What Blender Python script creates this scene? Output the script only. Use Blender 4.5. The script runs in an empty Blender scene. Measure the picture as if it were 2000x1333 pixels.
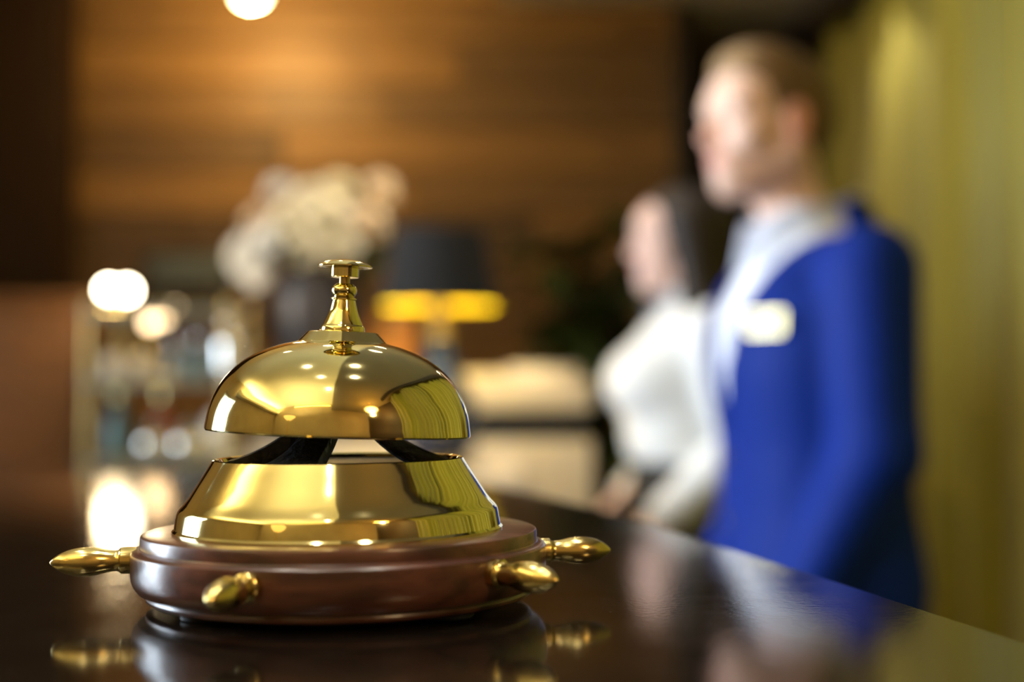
import bpy, bmesh, math, random
import numpy as np
from mathutils import Vector, Matrix, Euler

random.seed(7)
R = math.radians
S = bpy.context.scene
COL = S.collection

# ------------------------------------------------------------------ camera, world, big lights, exposure
CAM_Z = 1.181
FPX = 2778.0
PITCH = math.atan(93.0 / FPX)
cd = bpy.data.cameras.new('camera')
cam = bpy.data.objects.new('camera', cd)
COL.objects.link(cam)
cam.location = (0, 0, CAM_Z)
cam.rotation_euler = (math.pi / 2 + PITCH, 0, 0)
cd.sensor_width = 36.0
cd.lens = 50.0
cd.clip_start = 0.02
cd.clip_end = 60
cd.dof.use_dof = True
cd.dof.focus_distance = 0.398
cd.dof.aperture_fstop = 4.9
cd.dof.aperture_blades = 0
S.camera = cam

w = bpy.data.worlds.new('world')
S.world = w
w.use_nodes = True
w.node_tree.nodes['Background'].inputs[0].default_value = (0.75, 0.86, 1.0, 1)
w.node_tree.nodes['Background'].inputs[1].default_value = 0.6

S.view_settings.view_transform = 'Standard'
S.view_settings.look = 'None'
S.view_settings.exposure = 0.0
S.view_settings.gamma = 1.0
S.view_settings.use_curve_mapping = False


def add_light(name, kind, loc, energy, color, rot=(0, 0, 0), size=0.1, size_y=None, spot=None, blend=0.6):
    l = bpy.data.lights.new(name, kind)
    l.energy = energy
    l.color = color
    if kind == 'AREA':
        l.shape = 'RECTANGLE'
        l.size = size
        l.size_y = size_y or size
    else:
        l.shadow_soft_size = size
    if kind == 'SPOT':
        l.spot_size = spot
        l.spot_blend = blend
    o = bpy.data.objects.new(name, l)
    COL.objects.link(o)
    o.location = loc
    o.rotation_euler = rot
    return o


# daylight that enters by the tall window in the left wall (the window itself is built below)
WIN = dict(x=-2.6, y=1.80, z=1.62, w=1.5, h=1.5)
day = add_light('window_daylight', 'AREA', (WIN['x'] - 0.16, WIN['y'], WIN['z']), 58, (0.74, 0.87, 1.0),
                (0, -math.pi / 2, 0), WIN['h'], WIN['w'])
day.data.spread = R(85)

WARM = (1.0, 0.66, 0.30)
NEUTRAL = (1.0, 0.93, 0.83)


def at(px, py, Y):
    """world point on the sight line of a photograph pixel at distance Y"""
    u, v = (px - 1000) / FPX, (666.5 - py) / FPX
    c, s = math.cos(PITCH), math.sin(PITCH)
    d = Vector((u, c - v * s, v * c + s))
    return Vector((0, 0, CAM_Z)) + d * (Y / d.y)


# ------------------------------------------------------------------ materials
MATS = {}


def mat(name, color, rough=0.5, metal=0.0, color2=None, scale=20.0, stretch=(1, 1, 1), bump=0.0, bump_scale=None,
        coat=0.0, coat_rough=0.05, sheen=0.0, emit=None, emit_strength=0.0, transmission=0.0, ior=1.45,
        detail=4.0, rough2=None, rand=0.0, spec=0.5, attr=None, sss=0.0, contrast=0.5):
    if name in MATS:
        return MATS[name]
    m = bpy.data.materials.new(name)
    m.use_nodes = True
    nt = m.node_tree
    N, L = nt.nodes, nt.links
    b = N['Principled BSDF']
    b.inputs['Roughness'].default_value = rough
    b.inputs['Metallic'].default_value = metal
    b.inputs['IOR'].default_value = ior
    b.inputs['Specular IOR Level'].default_value = spec
    b.inputs['Coat Weight'].default_value = coat
    b.inputs['Coat Roughness'].default_value = coat_rough
    b.inputs['Sheen Weight'].default_value = sheen
    b.inputs['Transmission Weight'].default_value = transmission
    if sss:
        b.inputs['Subsurface Weight'].default_value = sss
        b.inputs['Subsurface Radius'].default_value = (0.01, 0.004, 0.002)
    tc = N.new('ShaderNodeTexCoord')
    mp = N.new('ShaderNodeMapping')
    mp.inputs['Scale'].default_value = stretch
    L.new(tc.outputs['Object'], mp.inputs['Vector'])
    nz = N.new('ShaderNodeTexNoise')
    nz.inputs['Scale'].default_value = scale
    nz.inputs['Detail'].default_value = detail
    L.new(mp.outputs['Vector'], nz.inputs['Vector'])
    ramp = N.new('ShaderNodeMapRange')
    ramp.inputs['From Min'].default_value = 0.5 - contrast * 0.5
    ramp.inputs['From Max'].default_value = 0.5 + contrast * 0.5
    L.new(nz.outputs['Fac'], ramp.inputs['Value'])
    mix = N.new('ShaderNodeMix')
    mix.data_type = 'RGBA'
    c2 = color2 or tuple(min(1, c * 0.86) for c in color)
    mix.inputs[6].default_value = (*color, 1)
    mix.inputs[7].default_value = (*c2, 1)
    L.new(ramp.outputs['Result'], mix.inputs[0])
    out = mix.outputs[2]
    if attr:
        at_n = N.new('ShaderNodeAttribute')
        at_n.attribute_name = attr
        mm = N.new('ShaderNodeMix')
        mm.data_type = 'RGBA'
        mm.blend_type = 'MULTIPLY'
        mm.inputs[0].default_value = 1.0
        L.new(out, mm.inputs[6])
        L.new(at_n.outputs['Color'], mm.inputs[7])
        out = mm.outputs[2]
    if rand:
        oi = N.new('ShaderNodeObjectInfo')
        mr = N.new('ShaderNodeMapRange')
        mr.inputs['To Min'].default_value = 1 - rand
        mr.inputs['To Max'].default_value = 1 + rand
        L.new(oi.outputs['Random'], mr.inputs['Value'])
        mm = N.new('ShaderNodeMix')
        mm.data_type = 'RGBA'
        mm.blend_type = 'MULTIPLY'
        mm.inputs[0].default_value = 1.0
        L.new(out, mm.inputs[6])
        L.new(mr.outputs['Result'], mm.inputs[7])
        out = mm.outputs[2]
    L.new(out, b.inputs['Base Color'])
    if rough2 is not None:
        rr = N.new('ShaderNodeMapRange')
        rr.inputs['To Min'].default_value = rough
        rr.inputs['To Max'].default_value = rough2
        L.new(ramp.outputs['Result'], rr.inputs['Value'])
        L.new(rr.outputs['Result'], b.inputs['Roughness'])
    if bump:
        nb = N.new('ShaderNodeTexNoise')
        nb.inputs['Scale'].default_value = bump_scale or scale
        nb.inputs['Detail'].default_value = 3
        L.new(mp.outputs['Vector'], nb.inputs['Vector'])
        bp = N.new('ShaderNodeBump')
        bp.inputs['Strength'].default_value = bump
        bp.inputs['Distance'].default_value = 0.002
        L.new(nb.outputs['Fac'], bp.inputs['Height'])
        L.new(bp.outputs['Normal'], b.inputs['Normal'])
    if emit:
        b.inputs['Emission Color'].default_value = (*emit, 1)
        b.inputs['Emission Strength'].default_value = emit_strength
    MATS[name] = m
    return m


BRASS = mat('polished_brass', (0.85, 0.75, 0.36), 0.05, 1.0, (0.77, 0.67, 0.30), 45, bump=0.012, bump_scale=60,
            rough2=0.085)
BRASS_CAST = mat('cast_brass', (0.86, 0.70, 0.30), 0.15, 1.0, (0.70, 0.54, 0.19), 90, bump=0.03, bump_scale=160,
                 rough2=0.25)
BRASS_DULL = mat('aged_brass', (0.55, 0.40, 0.16), 0.28, 1.0, (0.4, 0.28, 0.1), 30)
MAHOG = mat('mahogany', (0.125, 0.045, 0.030), 0.34, 0, (0.038, 0.013, 0.010), 32, (1, 5, 7), coat=0.6,
            coat_rough=0.20, bump=0.06, bump_scale=90, contrast=0.36)
IRON = mat('black_iron', (0.012, 0.013, 0.016), 0.42, 0.0, (0.03, 0.032, 0.036), 240, bump=0.5, bump_scale=420)
RUBBER = mat('dark_rubber', (0.010, 0.013, 0.016), 0.6)
COUNTER = mat('black_counter', (0.007, 0.0055, 0.0045), 0.065, 0, (0.012, 0.009, 0.007), 70, rough2=0.10, bump=0.012,
              bump_scale=500, spec=0.55)
COUNTER_BODY = mat('counter_body_wood', (0.05, 0.028, 0.016), 0.4, 0, (0.03, 0.016, 0.01), 14, (8, 8, 1))
PLANK = mat('wall_plank', (0.165, 0.084, 0.019), 0.55, 0, (0.072, 0.034, 0.008), 5, (1, 6, 14), rand=0.5,
            bump=0.15, bump_scale=9, contrast=0.5)
BATTEN = mat('wall_backing', (0.02, 0.011, 0.006), 0.7)
DARKWALL = mat('dark_wall', (0.055, 0.036, 0.022), 0.6, 0, (0.04, 0.026, 0.016), 3)
DARKPANEL = mat('dark_panel', (0.026, 0.017, 0.010), 0.55)
TANWALL = mat('tan_wall', (0.46, 0.37, 0.23), 0.6, 0, (0.38, 0.30, 0.18), 3)
PILASTER = mat('pilaster_wood', (0.020, 0.010, 0.004), 0.7, 0, (0.013, 0.006, 0.003), 6, (8, 8, 1), spec=0.1)
CREAM = mat('cream_ceiling', (0.80, 0.75, 0.58), 0.8, 0, (0.76, 0.71, 0.54), 2)
GREYCEIL = mat('grey_ceiling', (0.34, 0.30, 0.23), 0.8, 0, (0.31, 0.27, 0.21), 2)
FLOOR = mat('floor_wood', (0.085, 0.05, 0.03), 0.35, 0, (0.05, 0.03, 0.017), 4, (1, 9, 1))
CURTAIN = mat('olive_curtain', (0.33, 0.275, 0.010), 0.55, 0, (0.22, 0.18, 0.006), 30, (1, 1, 0.06), sheen=0.35,
              bump=0.08, bump_scale=60)
STONE = mat('beige_stone', (0.50, 0.45, 0.40), 0.4, 0, (0.42, 0.375, 0.33), 6, detail=8)
RECESS_SHADE = mat('recess_shade', (0.008, 0.012, 0.018), 0.5)  # near-black colour painted in for the shade of the gap under the ledge
NAVY = mat('navy_glaze', (0.012, 0.020, 0.055), 0.18, 0, (0.008, 0.014, 0.04), 12, coat=0.4)
SHADE_OUT = mat('black_shade', (0.008, 0.008, 0.009), 0.85, bump=0.1, bump_scale=300)
SHADE_IN = mat('gold_lining', (0.95, 0.78, 0.008), 0.45, 0.0)
VASE = mat('grey_vase', (0.060, 0.055, 0.062), 0.36, 0, (0.045, 0.041, 0.048), 8)
PETAL = mat('cream_petal', (0.86, 0.80, 0.62), 0.6, 0, (0.80, 0.70, 0.48), 30, sss=0.0)
PETALW = mat('white_petal', (0.86, 0.85, 0.82), 0.6, 0, (0.78, 0.76, 0.70), 30)
PETALP = mat('blush_petal', (0.84, 0.70, 0.58), 0.6, 0, (0.80, 0.66, 0.46), 30)
LEAF = mat('leaf_green', (0.035, 0.075, 0.016), 0.45, 0, (0.02, 0.045, 0.012), 25, rand=0.3)
STEM = mat('stem_green', (0.06, 0.10, 0.03), 0.5)
PLANTLEAF = mat('dark_leaf', (0.075, 0.12, 0.025), 0.45, 0, (0.04, 0.07, 0.016), 12)
BARK = mat('bark', (0.08, 0.05, 0.03), 0.8, bump=0.3, bump_scale=60)
PLANTER = mat('planter_wood', (0.14, 0.062, 0.018), 0.5, 0, (0.08, 0.034, 0.01), 10, (9, 9, 1))
PLANTER2 = mat('tan_wood', (0.17, 0.060, 0.006), 0.55, 0, (0.09, 0.033, 0.005), 8, (1, 1, 7))
GLOW_TAN = mat('lamp_glow_tan', (0.62, 0.26, 0.07), 0.5, 0, (0.5, 0.2, 0.05), 40, bump=0.1, bump_scale=200)  # orange tan stands in for the table lamp's glow
BRONZE = mat('dark_bronze', (0.06, 0.04, 0.017), 0.45, 0.3)
SOIL = mat('soil', (0.02, 0.013, 0.008), 0.9, bump=0.6, bump_scale=80)
SILVER = mat('silver', (0.86, 0.88, 0.86), 0.16, 1.0)
GLASSB = mat('blue_grey_glass', (0.30, 0.38, 0.40), 0.10, 0, spec=0.8)
PORC = mat('cream_porcelain', (0.80, 0.68, 0.48), 0.25, 0, coat=0.4)
WHITEP = mat('white_porcelain', (0.82, 0.82, 0.78), 0.22, 0, coat=0.5)
AMBER = mat('amber_glass', (0.42, 0.10, 0.03), 0.12, 0, coat=0.5)
TEAL = mat('teal_glass', (0.12, 0.24, 0.25), 0.12, 0, coat=0.5)
SHELFM = mat('shelf_glass', (0.32, 0.34, 0.32), 0.15, 0, spec=0.7)
PAPER = mat('paper', (0.82, 0.74, 0.62), 0.7)
SLATE = mat('slate_panel', (0.075, 0.090, 0.095), 0.4)
SKIN_M = mat('skin_fair', (0.80, 0.52, 0.40), 0.45, 0, (0.76, 0.48, 0.36), 40, attr='tint')
SKIN_W = mat('skin_light', (0.80, 0.54, 0.46), 0.45, 0, (0.77, 0.51, 0.43), 40, attr='tint')
HAIR_M = mat('sandy_hair', (0.26, 0.165, 0.07), 0.5, 0, (0.15, 0.085, 0.035), 60, (1, 1, 0.25), bump=0.6,
             bump_scale=140, attr='tint')
HAIR_W = mat('dark_brown_hair', (0.032, 0.021, 0.016), 0.62, 0, (0.018, 0.011, 0.008), 70, (1, 1, 0.08), bump=0.6,
             bump_scale=120)
SHIRT = mat('white_shirt', (0.80, 0.83, 0.90), 0.75, 0, (0.76, 0.79, 0.87), 60, bump=0.1, bump_scale=14)
BLOUSE = mat('white_blouse', (0.80, 0.81, 0.80), 0.7, 0, (0.75, 0.76, 0.76), 10, bump=0.25, bump_scale=11)
JACKET = mat('blue_jacket', (0.0015, 0.021, 0.215), 0.65, 0, (0.0015, 0.017, 0.175), 90, spec=0.15, bump=0.12,
             bump_scale=16)
NAVYTROU = mat('navy_trousers', (0.006, 0.010, 0.045), 0.7)
BLACKCL = mat('black_cloth', (0.010, 0.010, 0.012), 0.7)
SHOE = mat('black_leather', (0.010, 0.009, 0.009), 0.3)
SCARF = mat('grey_scarf', (0.16, 0.18, 0.26), 0.6)
BADGE = mat('cream_badge', (0.88, 0.80, 0.56), 0.35)
BADGE_RIM = mat('badge_rim', (0.80, 0.66, 0.30), 0.25, 1.0)
EYEW = mat('eye_white', (0.75, 0.74, 0.72), 0.2)
IRIS = mat('iris', (0.06, 0.07, 0.08), 0.15)
BROW_M = mat('brow_sandy', (0.16, 0.09, 0.04), 0.7)
BROW_W = mat('brow_dark', (0.03, 0.02, 0.015), 0.7)
BUTTON = mat('button', (0.01, 0.012, 0.03), 0.3)
FRAMEW = mat('window_frame_paint', (0.55, 0.52, 0.46), 0.5)
BULB = mat('bulb_white', (1, 1, 1), 0.3, emit=(1.0, 0.86, 0.58), emit_strength=42)
BULB_O = mat('bulb_warm', (1, 1, 1), 0.3, emit=(1.0, 0.70, 0.38), emit_strength=9)
BULB_L = mat('bulb_lamp', (1, 1, 1), 0.3, emit=(1.0, 0.70, 0.25), emit_strength=40)
BULB_S = mat('bulb_sconce', (1, 1, 1), 0.3, emit=(1.0, 0.78, 0.42), emit_strength=14)
LENS = mat('downlight_lens', (1, 1, 1), 0.3, emit=(1.0, 0.90, 0.70), emit_strength=90)
ADDED_BOWL = mat('added_bowl_glow', (0.9, 0.75, 0.5), 0.4, emit=(1.0, 0.66, 0.22), emit_strength=1.6)  # glowing bowl of the added uplighter
PENDANT_GLASS = mat('amber_pendant_glass', (1, 0.8, 0.5), 0.3, emit=(1.0, 0.56, 0.14), emit_strength=15)
COVE = mat('cove_strip', (1, 0.8, 0.4), 0.4, emit=(1.0, 0.66, 0.15), emit_strength=9)


# dust specks and hairline wear on the polished counter
_nt = COUNTER.node_tree
_b = _nt.nodes['Principled BSDF']
_src = _b.inputs['Base Color'].links[0].from_socket
_tc = _nt.nodes.new('ShaderNodeTexCoord')
_vo = _nt.nodes.new('ShaderNodeTexVoronoi')
_vo.inputs['Scale'].default_value = 260
_nt.links.new(_tc.outputs['Object'], _vo.inputs['Vector'])
_mr = _nt.nodes.new('ShaderNodeMapRange')
_mr.inputs['From Min'].default_value = 0.10
_mr.inputs['From Max'].default_value = 0.05
_nt.links.new(_vo.outputs['Distance'], _mr.inputs['Value'])
_sp = _nt.nodes.new('ShaderNodeSeparateColor')
_nt.links.new(_vo.outputs['Color'], _sp.inputs[0])
_th = _nt.nodes.new('ShaderNodeMapRange')
_th.inputs['From Min'].default_value = 0.80
_th.inputs['From Max'].default_value = 1.0
_nt.links.new(_sp.outputs[0], _th.inputs['Value'])
_mu = _nt.nodes.new('ShaderNodeMath')
_mu.operation = 'MULTIPLY'
_nt.links.new(_mr.outputs['Result'], _mu.inputs[0])
_nt.links.new(_th.outputs['Result'], _mu.inputs[1])
_mx = _nt.nodes.new('ShaderNodeMix')
_mx.data_type = 'RGBA'
_nt.links.new(_mu.outputs[0], _mx.inputs[0])
_nt.links.new(_src, _mx.inputs[6])
_mx.inputs[7].default_value = (0.30, 0.27, 0.22, 1)
_nt.links.new(_mx.outputs[2], _b.inputs['Base Color'])


def pane_mat():
    m = bpy.data.materials.new('window_pane')
    m.use_nodes = True
    nt = m.node_tree
    for n in list(nt.nodes):
        nt.nodes.remove(n)
    o = nt.nodes.new('ShaderNodeOutputMaterial')
    t = nt.nodes.new('ShaderNodeBsdfTransparent')
    g = nt.nodes.new('ShaderNodeBsdfGlossy')
    g.inputs['Roughness'].default_value = 0.03
    f = nt.nodes.new('ShaderNodeFresnel')
    f.inputs['IOR'].default_value = 1.3
    x = nt.nodes.new('ShaderNodeMixShader')
    nt.links.new(f.outputs[0], x.inputs[0])
    nt.links.new(t.outputs[0], x.inputs[1])
    nt.links.new(g.outputs[0], x.inputs[2])
    nt.links.new(x.outputs[0], o.inputs[0])
    return m


PANE = pane_mat()

# ------------------------------------------------------------------ helpers


def link(name, me, m, parent=None, loc=(0, 0, 0), rot=(0, 0, 0), smooth=True, angle=35):
    me.name = name
    if m and not me.materials:
        me.materials.append(m)
    if smooth and len(me.polygons) and len(me.polygons) < 60000:
        me.polygons.foreach_set('use_smooth', [True] * len(me.polygons))
        me.set_sharp_from_angle(angle=R(angle))
    o = bpy.data.objects.new(name, me)
    COL.objects.link(o)
    o.location = loc
    o.rotation_euler = rot
    if parent:
        o.parent = parent
    return o


def obj(name, bm, m, parent=None, loc=(0, 0, 0), rot=(0, 0, 0), smooth=True, angle=35):
    bmesh.ops.recalc_face_normals(bm, faces=bm.faces)
    me = bpy.data.meshes.new(name)
    bm.to_mesh(me)
    bm.free()
    return link(name, me, m, parent, loc, rot, smooth, angle)


def tag(o, label, cat, group=None):
    o['label'] = label
    o['category'] = cat
    if group:
        o['group'] = group
    return o


def empty(name, loc=(0, 0, 0), rz=0.0):
    o = bpy.data.objects.new(name, None)
    COL.objects.link(o)
    o.location = loc
    o.rotation_euler = (0, 0, rz)
    o.empty_display_size = 0.05
    return o


def struct(o):
    o['kind'] = 'structure'
    return o


def box(bm, lo, hi, bevel=0.0, seg=2):
    lo, hi = Vector(lo), Vector(hi)
    c = (lo + hi) / 2
    s = hi - lo
    r = bmesh.ops.create_cube(bm, size=1.0, matrix=Matrix.Translation(c) @ Matrix.Diagonal((*s, 1)))
    if bevel:
        es = list({e for v in r['verts'] for e in v.link_edges})
        bmesh.ops.bevel(bm, geom=es, offset=bevel, segments=seg, affect='EDGES', profile=0.5)
    return bm


def nbox(lo, hi, bevel=0.0, seg=2):
    return box(bmesh.new(), lo, hi, bevel, seg)


def lathe(prof, seg=64, bm=None, mtx=None):
    bm = bm or bmesh.new()
    mtx = mtx or Matrix()
    rings = []
    for r, z in prof:
        if r < 1e-7:
            rings.append([bm.verts.new(mtx @ Vector((0, 0, z)))])
        else:
            rings.append([bm.verts.new(mtx @ Vector((r * math.cos(2 * math.pi * i / seg), r * math.sin(2 * math.pi * i / seg), z)))
                          for i in range(seg)])
    for a, b in zip(rings[:-1], rings[1:]):
        for i in range(seg):
            j = (i + 1) % seg
            if len(a) == 1 and len(b) == 1:
                continue
            if len(a) == 1:
                bm.faces.new((a[0], b[j], b[i]))
            elif len(b) == 1:
                bm.faces.new((a[i], a[j], b[0]))
            else:
                bm.faces.new((a[i], a[j], b[j], b[i]))
    return bm


def smooth_prof(pts, n=6):
    """Catmull-Rom through profile points"""
    out = []
    P = [pts[0]] + list(pts) + [pts[-1]]
    for i in range(1, len(P) - 2):
        p0, p1, p2, p3 = P[i - 1], P[i], P[i + 1], P[i + 2]
        for k in range(n):
            t = k / n
            q = []
            for a, b, c, d in zip(p0, p1, p2, p3):
                q.append(0.5 * (2 * b + (c - a) * t + (2 * a - 5 * b + 4 * c - d) * t * t + (3 * b - a - 3 * c + d) * t ** 3))
            out.append(tuple(q))
    out.append(tuple(pts[-1]))
    return out


def tube(pts, radii, seg=12, bm=None, flat=1.0):
    bm = bm or bmesh.new()
    pts = [Vector(p) for p in pts]
    if not hasattr(radii, '__len__'):
        radii = [radii] * len(pts)
    rings = []
    up = Vector((0, 0, 1))
    for i, p in enumerate(pts):
        t = (pts[min(i + 1, len(pts) - 1)] - pts[max(i - 1, 0)]).normalized()
        a = t.cross(up if abs(t.z) < 0.95 else Vector((1, 0, 0))).normalized()
        b = a.cross(t).normalized()
        rings.append([bm.verts.new(p + radii[i] * (a * math.cos(2 * math.pi * k / seg) + b * flat * math.sin(2 * math.pi * k / seg)))
                      for k in range(seg)])
    for a, b in zip(rings[:-1], rings[1:]):
        for k in range(seg):
            bm.faces.new((a[k], a[(k + 1) % seg], b[(k + 1) % seg], b[k]))
    bm.faces.new(rings[0])
    bm.faces.new(rings[-1][::-1])
    return bm


def prism(poly, z0, z1, bevel=0.0, seg=3):
    bm = bmesh.new()
    a = [bm.verts.new((x, y, z0)) for x, y in poly]
    b = [bm.verts.new((x, y, z1)) for x, y in poly]
    bm.faces.new(a[::-1])
    top = bm.faces.new(b)
    n = len(poly)
    for i in range(n):
        bm.faces.new((a[i], a[(i + 1) % n], b[(i + 1) % n], b[i]))
    if bevel:
        es = list(top.edges) + list(bm.faces[0].edges) if False else list(top.edges)
        bmesh.ops.bevel(bm, geom=es, offset=bevel, segments=seg, affect='EDGES', profile=0.5)
    return bm


# ------------------------------------------------------------------ the room
XL, XR, YB, YF = -2.6, 1.32, -1.7, 4.84
ZL, ZR = 2.95, 2.50
XS = -0.03           # where the raised cream ceiling meets the lower grey one
XC = 0.565           # end of the planked wall, passage beyond
YE = 6.6

struct(obj('floor', nbox((XL - 0.1, YB - 0.1, -0.1), (XR + 0.1, YE + 0.1, 0)), FLOOR))
struct(obj('ceiling', nbox((XL - 0.1, YB - 0.1, ZL), (XS, YF + 0.12, ZL + 0.1)), CREAM))
struct(obj('ceiling', nbox((XS, YB - 0.1, ZR), (XR + 0.1, YE + 0.1, ZR + 0.1)), GREYCEIL))
struct(obj('trim_1', nbox((XS, YB - 0.1, ZR + 0.1), (XS + 0.05, YF + 0.12, ZL + 0.1)), CREAM))
struct(obj('wall_right', nbox((XR, YB - 0.1, 0), (XR + 0.1, YE + 0.1, ZR)), DARKWALL))
struct(obj('wall_rear', nbox((XL - 0.1, YB - 0.1, 0), (XR + 0.1, YB, ZL)), TANWALL))
struct(obj('wall_end', nbox((XC, YE, 0), (XR, YE + 0.1, ZR)), DARKPANEL))
struct(obj('wall_passage', nbox((XC - 0.12, YF + 0.12, 0), (XC, YE + 0.1, ZR)), DARKPANEL))

# left wall with the window opening
bm = bmesh.new()
wy0, wy1 = WIN['y'] - WIN['w'] / 2, WIN['y'] + WIN['w'] / 2
wz0, wz1 = WIN['z'] - WIN['h'] / 2, WIN['z'] + WIN['h'] / 2
box(bm, (XL - 0.12, YB, 0), (XL, wy0, ZL))
box(bm, (XL - 0.12, wy1, 0), (XL, YF + 0.12, ZL))
box(bm, (XL - 0.12, wy0, 0), (XL, wy1, wz0))
box(bm, (XL - 0.12, wy0, wz1), (XL, wy1, ZL))
struct(obj('wall_left', bm, TANWALL, smooth=False))
win = struct(empty('window_1', (XL - 0.06, WIN['y'], WIN['z'])))
hw, hh = WIN['w'] / 2, WIN['h'] / 2
fr = bmesh.new()
for lo, hi in (((-0.03, -hw, -hh), (0.03, -hw + 0.05, hh)), ((-0.03, hw - 0.05, -hh), (0.03, hw, hh)),
               ((-0.03, -hw + 0.05, -hh), (0.03, hw - 0.05, -hh + 0.05)), ((-0.03, -hw + 0.05, hh - 0.05), (0.03, hw - 0.05, hh))):
    box(fr, lo, hi, 0.004)
obj('frame', fr, FRAMEW, win)
obj('mullion', nbox((-0.025, -0.02, -hh + 0.05), (0.025, 0.02, hh - 0.05), 0.003), FRAMEW, win)
for s in (-1, 1):
    lo, hi = (-hw + 0.05, -0.02) if s < 0 else (0.02, hw - 0.05)
    obj('pane', nbox((-0.004, lo, -hh + 0.05), (0.004, hi, hh - 0.05)), PANE, win, smooth=False)
obj('sill', nbox((-0.05, -hw - 0.05, -hh - 0.04), (0.16, hw + 0.05, -hh), 0.006), FRAMEW, win)

# planked back wall: backing + every plank its own piece
wb = struct(obj('wall_back', nbox((XL, YF, 0), (XC, YF + 0.12, ZL)), BATTEN))
ROW = 0.148
plank_mesh = {}
z = 0.0
ri = 0
rr = random.Random(11)
while z < ZL - 0.02:
    h = min(ROW, ZL - z) - 0.006
    x = XL
    x_off = rr.uniform(0.5, 1.5)
    first = True
    while x < XC - 0.01:
        ln = x_off if first else rr.choice((1.2, 1.5, 1.8))
        first = False
        x1 = min(XC, x + ln)
        if XC - x1 < 0.25:
            x1 = XC
        key = (round(x1 - x, 3), round(h, 3))
        if key not in plank_mesh:
            b2 = nbox((0.002, -0.018, 0), (key[0] - 0.002, 0, key[1]), 0.0025, 1)
            me = bpy.data.meshes.new('plank')
            bmesh.ops.recalc_face_normals(b2, faces=b2.faces)
            b2.to_mesh(me)
            b2.free()
            me.materials.append(PLANK)
            plank_mesh[key] = me
        p = bpy.data.objects.new('plank', plank_mesh[key])
        COL.objects.link(p)
        p.location = (x, YF - rr.uniform(0, 0.004), z)
        p.parent = wb
        x = x1
    z += ROW
    ri += 1
# dark pilaster at the far left of the planked wall
struct(obj('pilaster_column', nbox((XL, YF - 0.22, 0), (at(118, 500, YF - 0.2).x, YF - 0.02, ZL), 0.01), PILASTER))
struct(obj('trim_2', nbox((XC - 0.02, YF - 0.03, 0), (XC + 0.03, YF + 0.14, ZR), 0.006), DARKPANEL))

# ------------------------------------------------------------------ curtains along the right wall
CX = 1.19


def curtain(y0, y1, label, seed, wide=1.0, group='olive curtains along the side wall'):
    r2 = random.Random(seed)
    root = empty('curtain', (CX, (y0 + y1) / 2, 0))
    ys, xs = [], []
    y = y0
    ph = 0.0
    n = int((y1 - y0) / 0.009)
    per = 0.10
    pers = []
    while sum(pers) < (y1 - y0) + 0.3:
        pers.append(wide * r2.uniform(0.075, 0.135))
    edges = np.cumsum([0] + pers)
    amps = [r2.uniform(0.6, 1.25) for _ in pers]
    H = ZR - 0.05
    zs = [0.02, 0.4, 0.9, 1.4, 1.9, 2.25, 2.38, H]
    bm = bmesh.new()
    rows = []
    for zz in zs:
        amp = (0.040 + 0.014 * wide) * (1.0 - 0.35 * (zz / H) ** 3) + 0.006
        front, back = [], []
        for i in range(n + 1):
            t = (y1 - y0) * i / n
            k = int(np.searchsorted(edges, t, side='right') - 1)
            f = (t - edges[k]) / pers[k]
            x = -amp * amps[k] * (math.sin(math.pi * f) ** 2) + 0.040 * math.sin(t * 15 + 1.3 * math.sin(t * 4.1 + seed) + zz * 0.3)
            yy = y0 + t - (y0 + y1) / 2 + 0.012 * math.sin(zz * 2.1 + k * 1.7 + seed) * (1 - zz / H)
            front.append(bm.verts.new((x, yy, zz)))
            back.append(bm.verts.new((x + 0.006, yy, zz)))
        rows.append(front + back[::-1])
    for a, b in zip(rows[:-1], rows[1:]):
        m = len(a)
        for i in range(m):
            bm.faces.new((a[i], a[(i + 1) % m], b[(i + 1) % m], b[i]))
    c = obj('fabric', bm, CURTAIN, root, angle=75)
    obj('heading_tape', nbox((0.008, -(y1 - y0) / 2, H - 0.06), (0.022, (y1 - y0) / 2, H), 0.002), BRASS_DULL, root)
    return tag(root, label, 'curtain', group)


curtain(3.88, 5.75, 'pleated olive curtain hanging behind the man in the blue jacket', 3, 1.8)
curtain(2.55, 3.76, 'pleated olive curtain at the edge of the picture, beside the blue jacketed man', 5, 1.8)
curtain(0.9, 2.51, 'pleated olive curtain along the side wall, mirrored low in the brass bell', 8)
curtain(-0.25, 0.86, 'pleated olive curtain along the side wall, mirrored in the middle of the brass dome', 13)
rail = tag(obj('curtain_pelmet', nbox((CX - 0.16, -0.4, ZR - 0.10), (CX - 0.135, 5.85, ZR), 0.004), DARKPANEL),
           'long dark pelmet board above the olive curtains', 'pelmet')
obj('rail', tube([(CX + 0.015, -0.35, ZR - 0.03), (CX + 0.015, 5.8, ZR - 0.03)], 0.012), BRASS_DULL, rail)

# ------------------------------------------------------------------ ceiling downlights, cove, pendant (the room around the camera)


def downlight(loc, zc, label, energy, color=NEUTRAL, spot=R(95), tilt=(0, 0)):
    d = empty('downlight', (loc[0], loc[1], zc))
    obj('trim_ring', lathe([(0.036, -0.001), (0.036, -0.004), (0.052, -0.007), (0.058, -0.004), (0.058, 0.0)], 40), BRASS_DULL, d)
    obj('lens', lathe([(0.0, -0.004), (0.03, -0.0035), (0.035, -0.001)], 32), LENS, d)
    li = add_light('downlight_beam', 'SPOT', (loc[0], loc[1], zc - 0.03), energy, color, (tilt[0], tilt[1], 0), 0.03, spot=spot)
    tag(d, label, 'downlight', 'round ceiling downlights')


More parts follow.
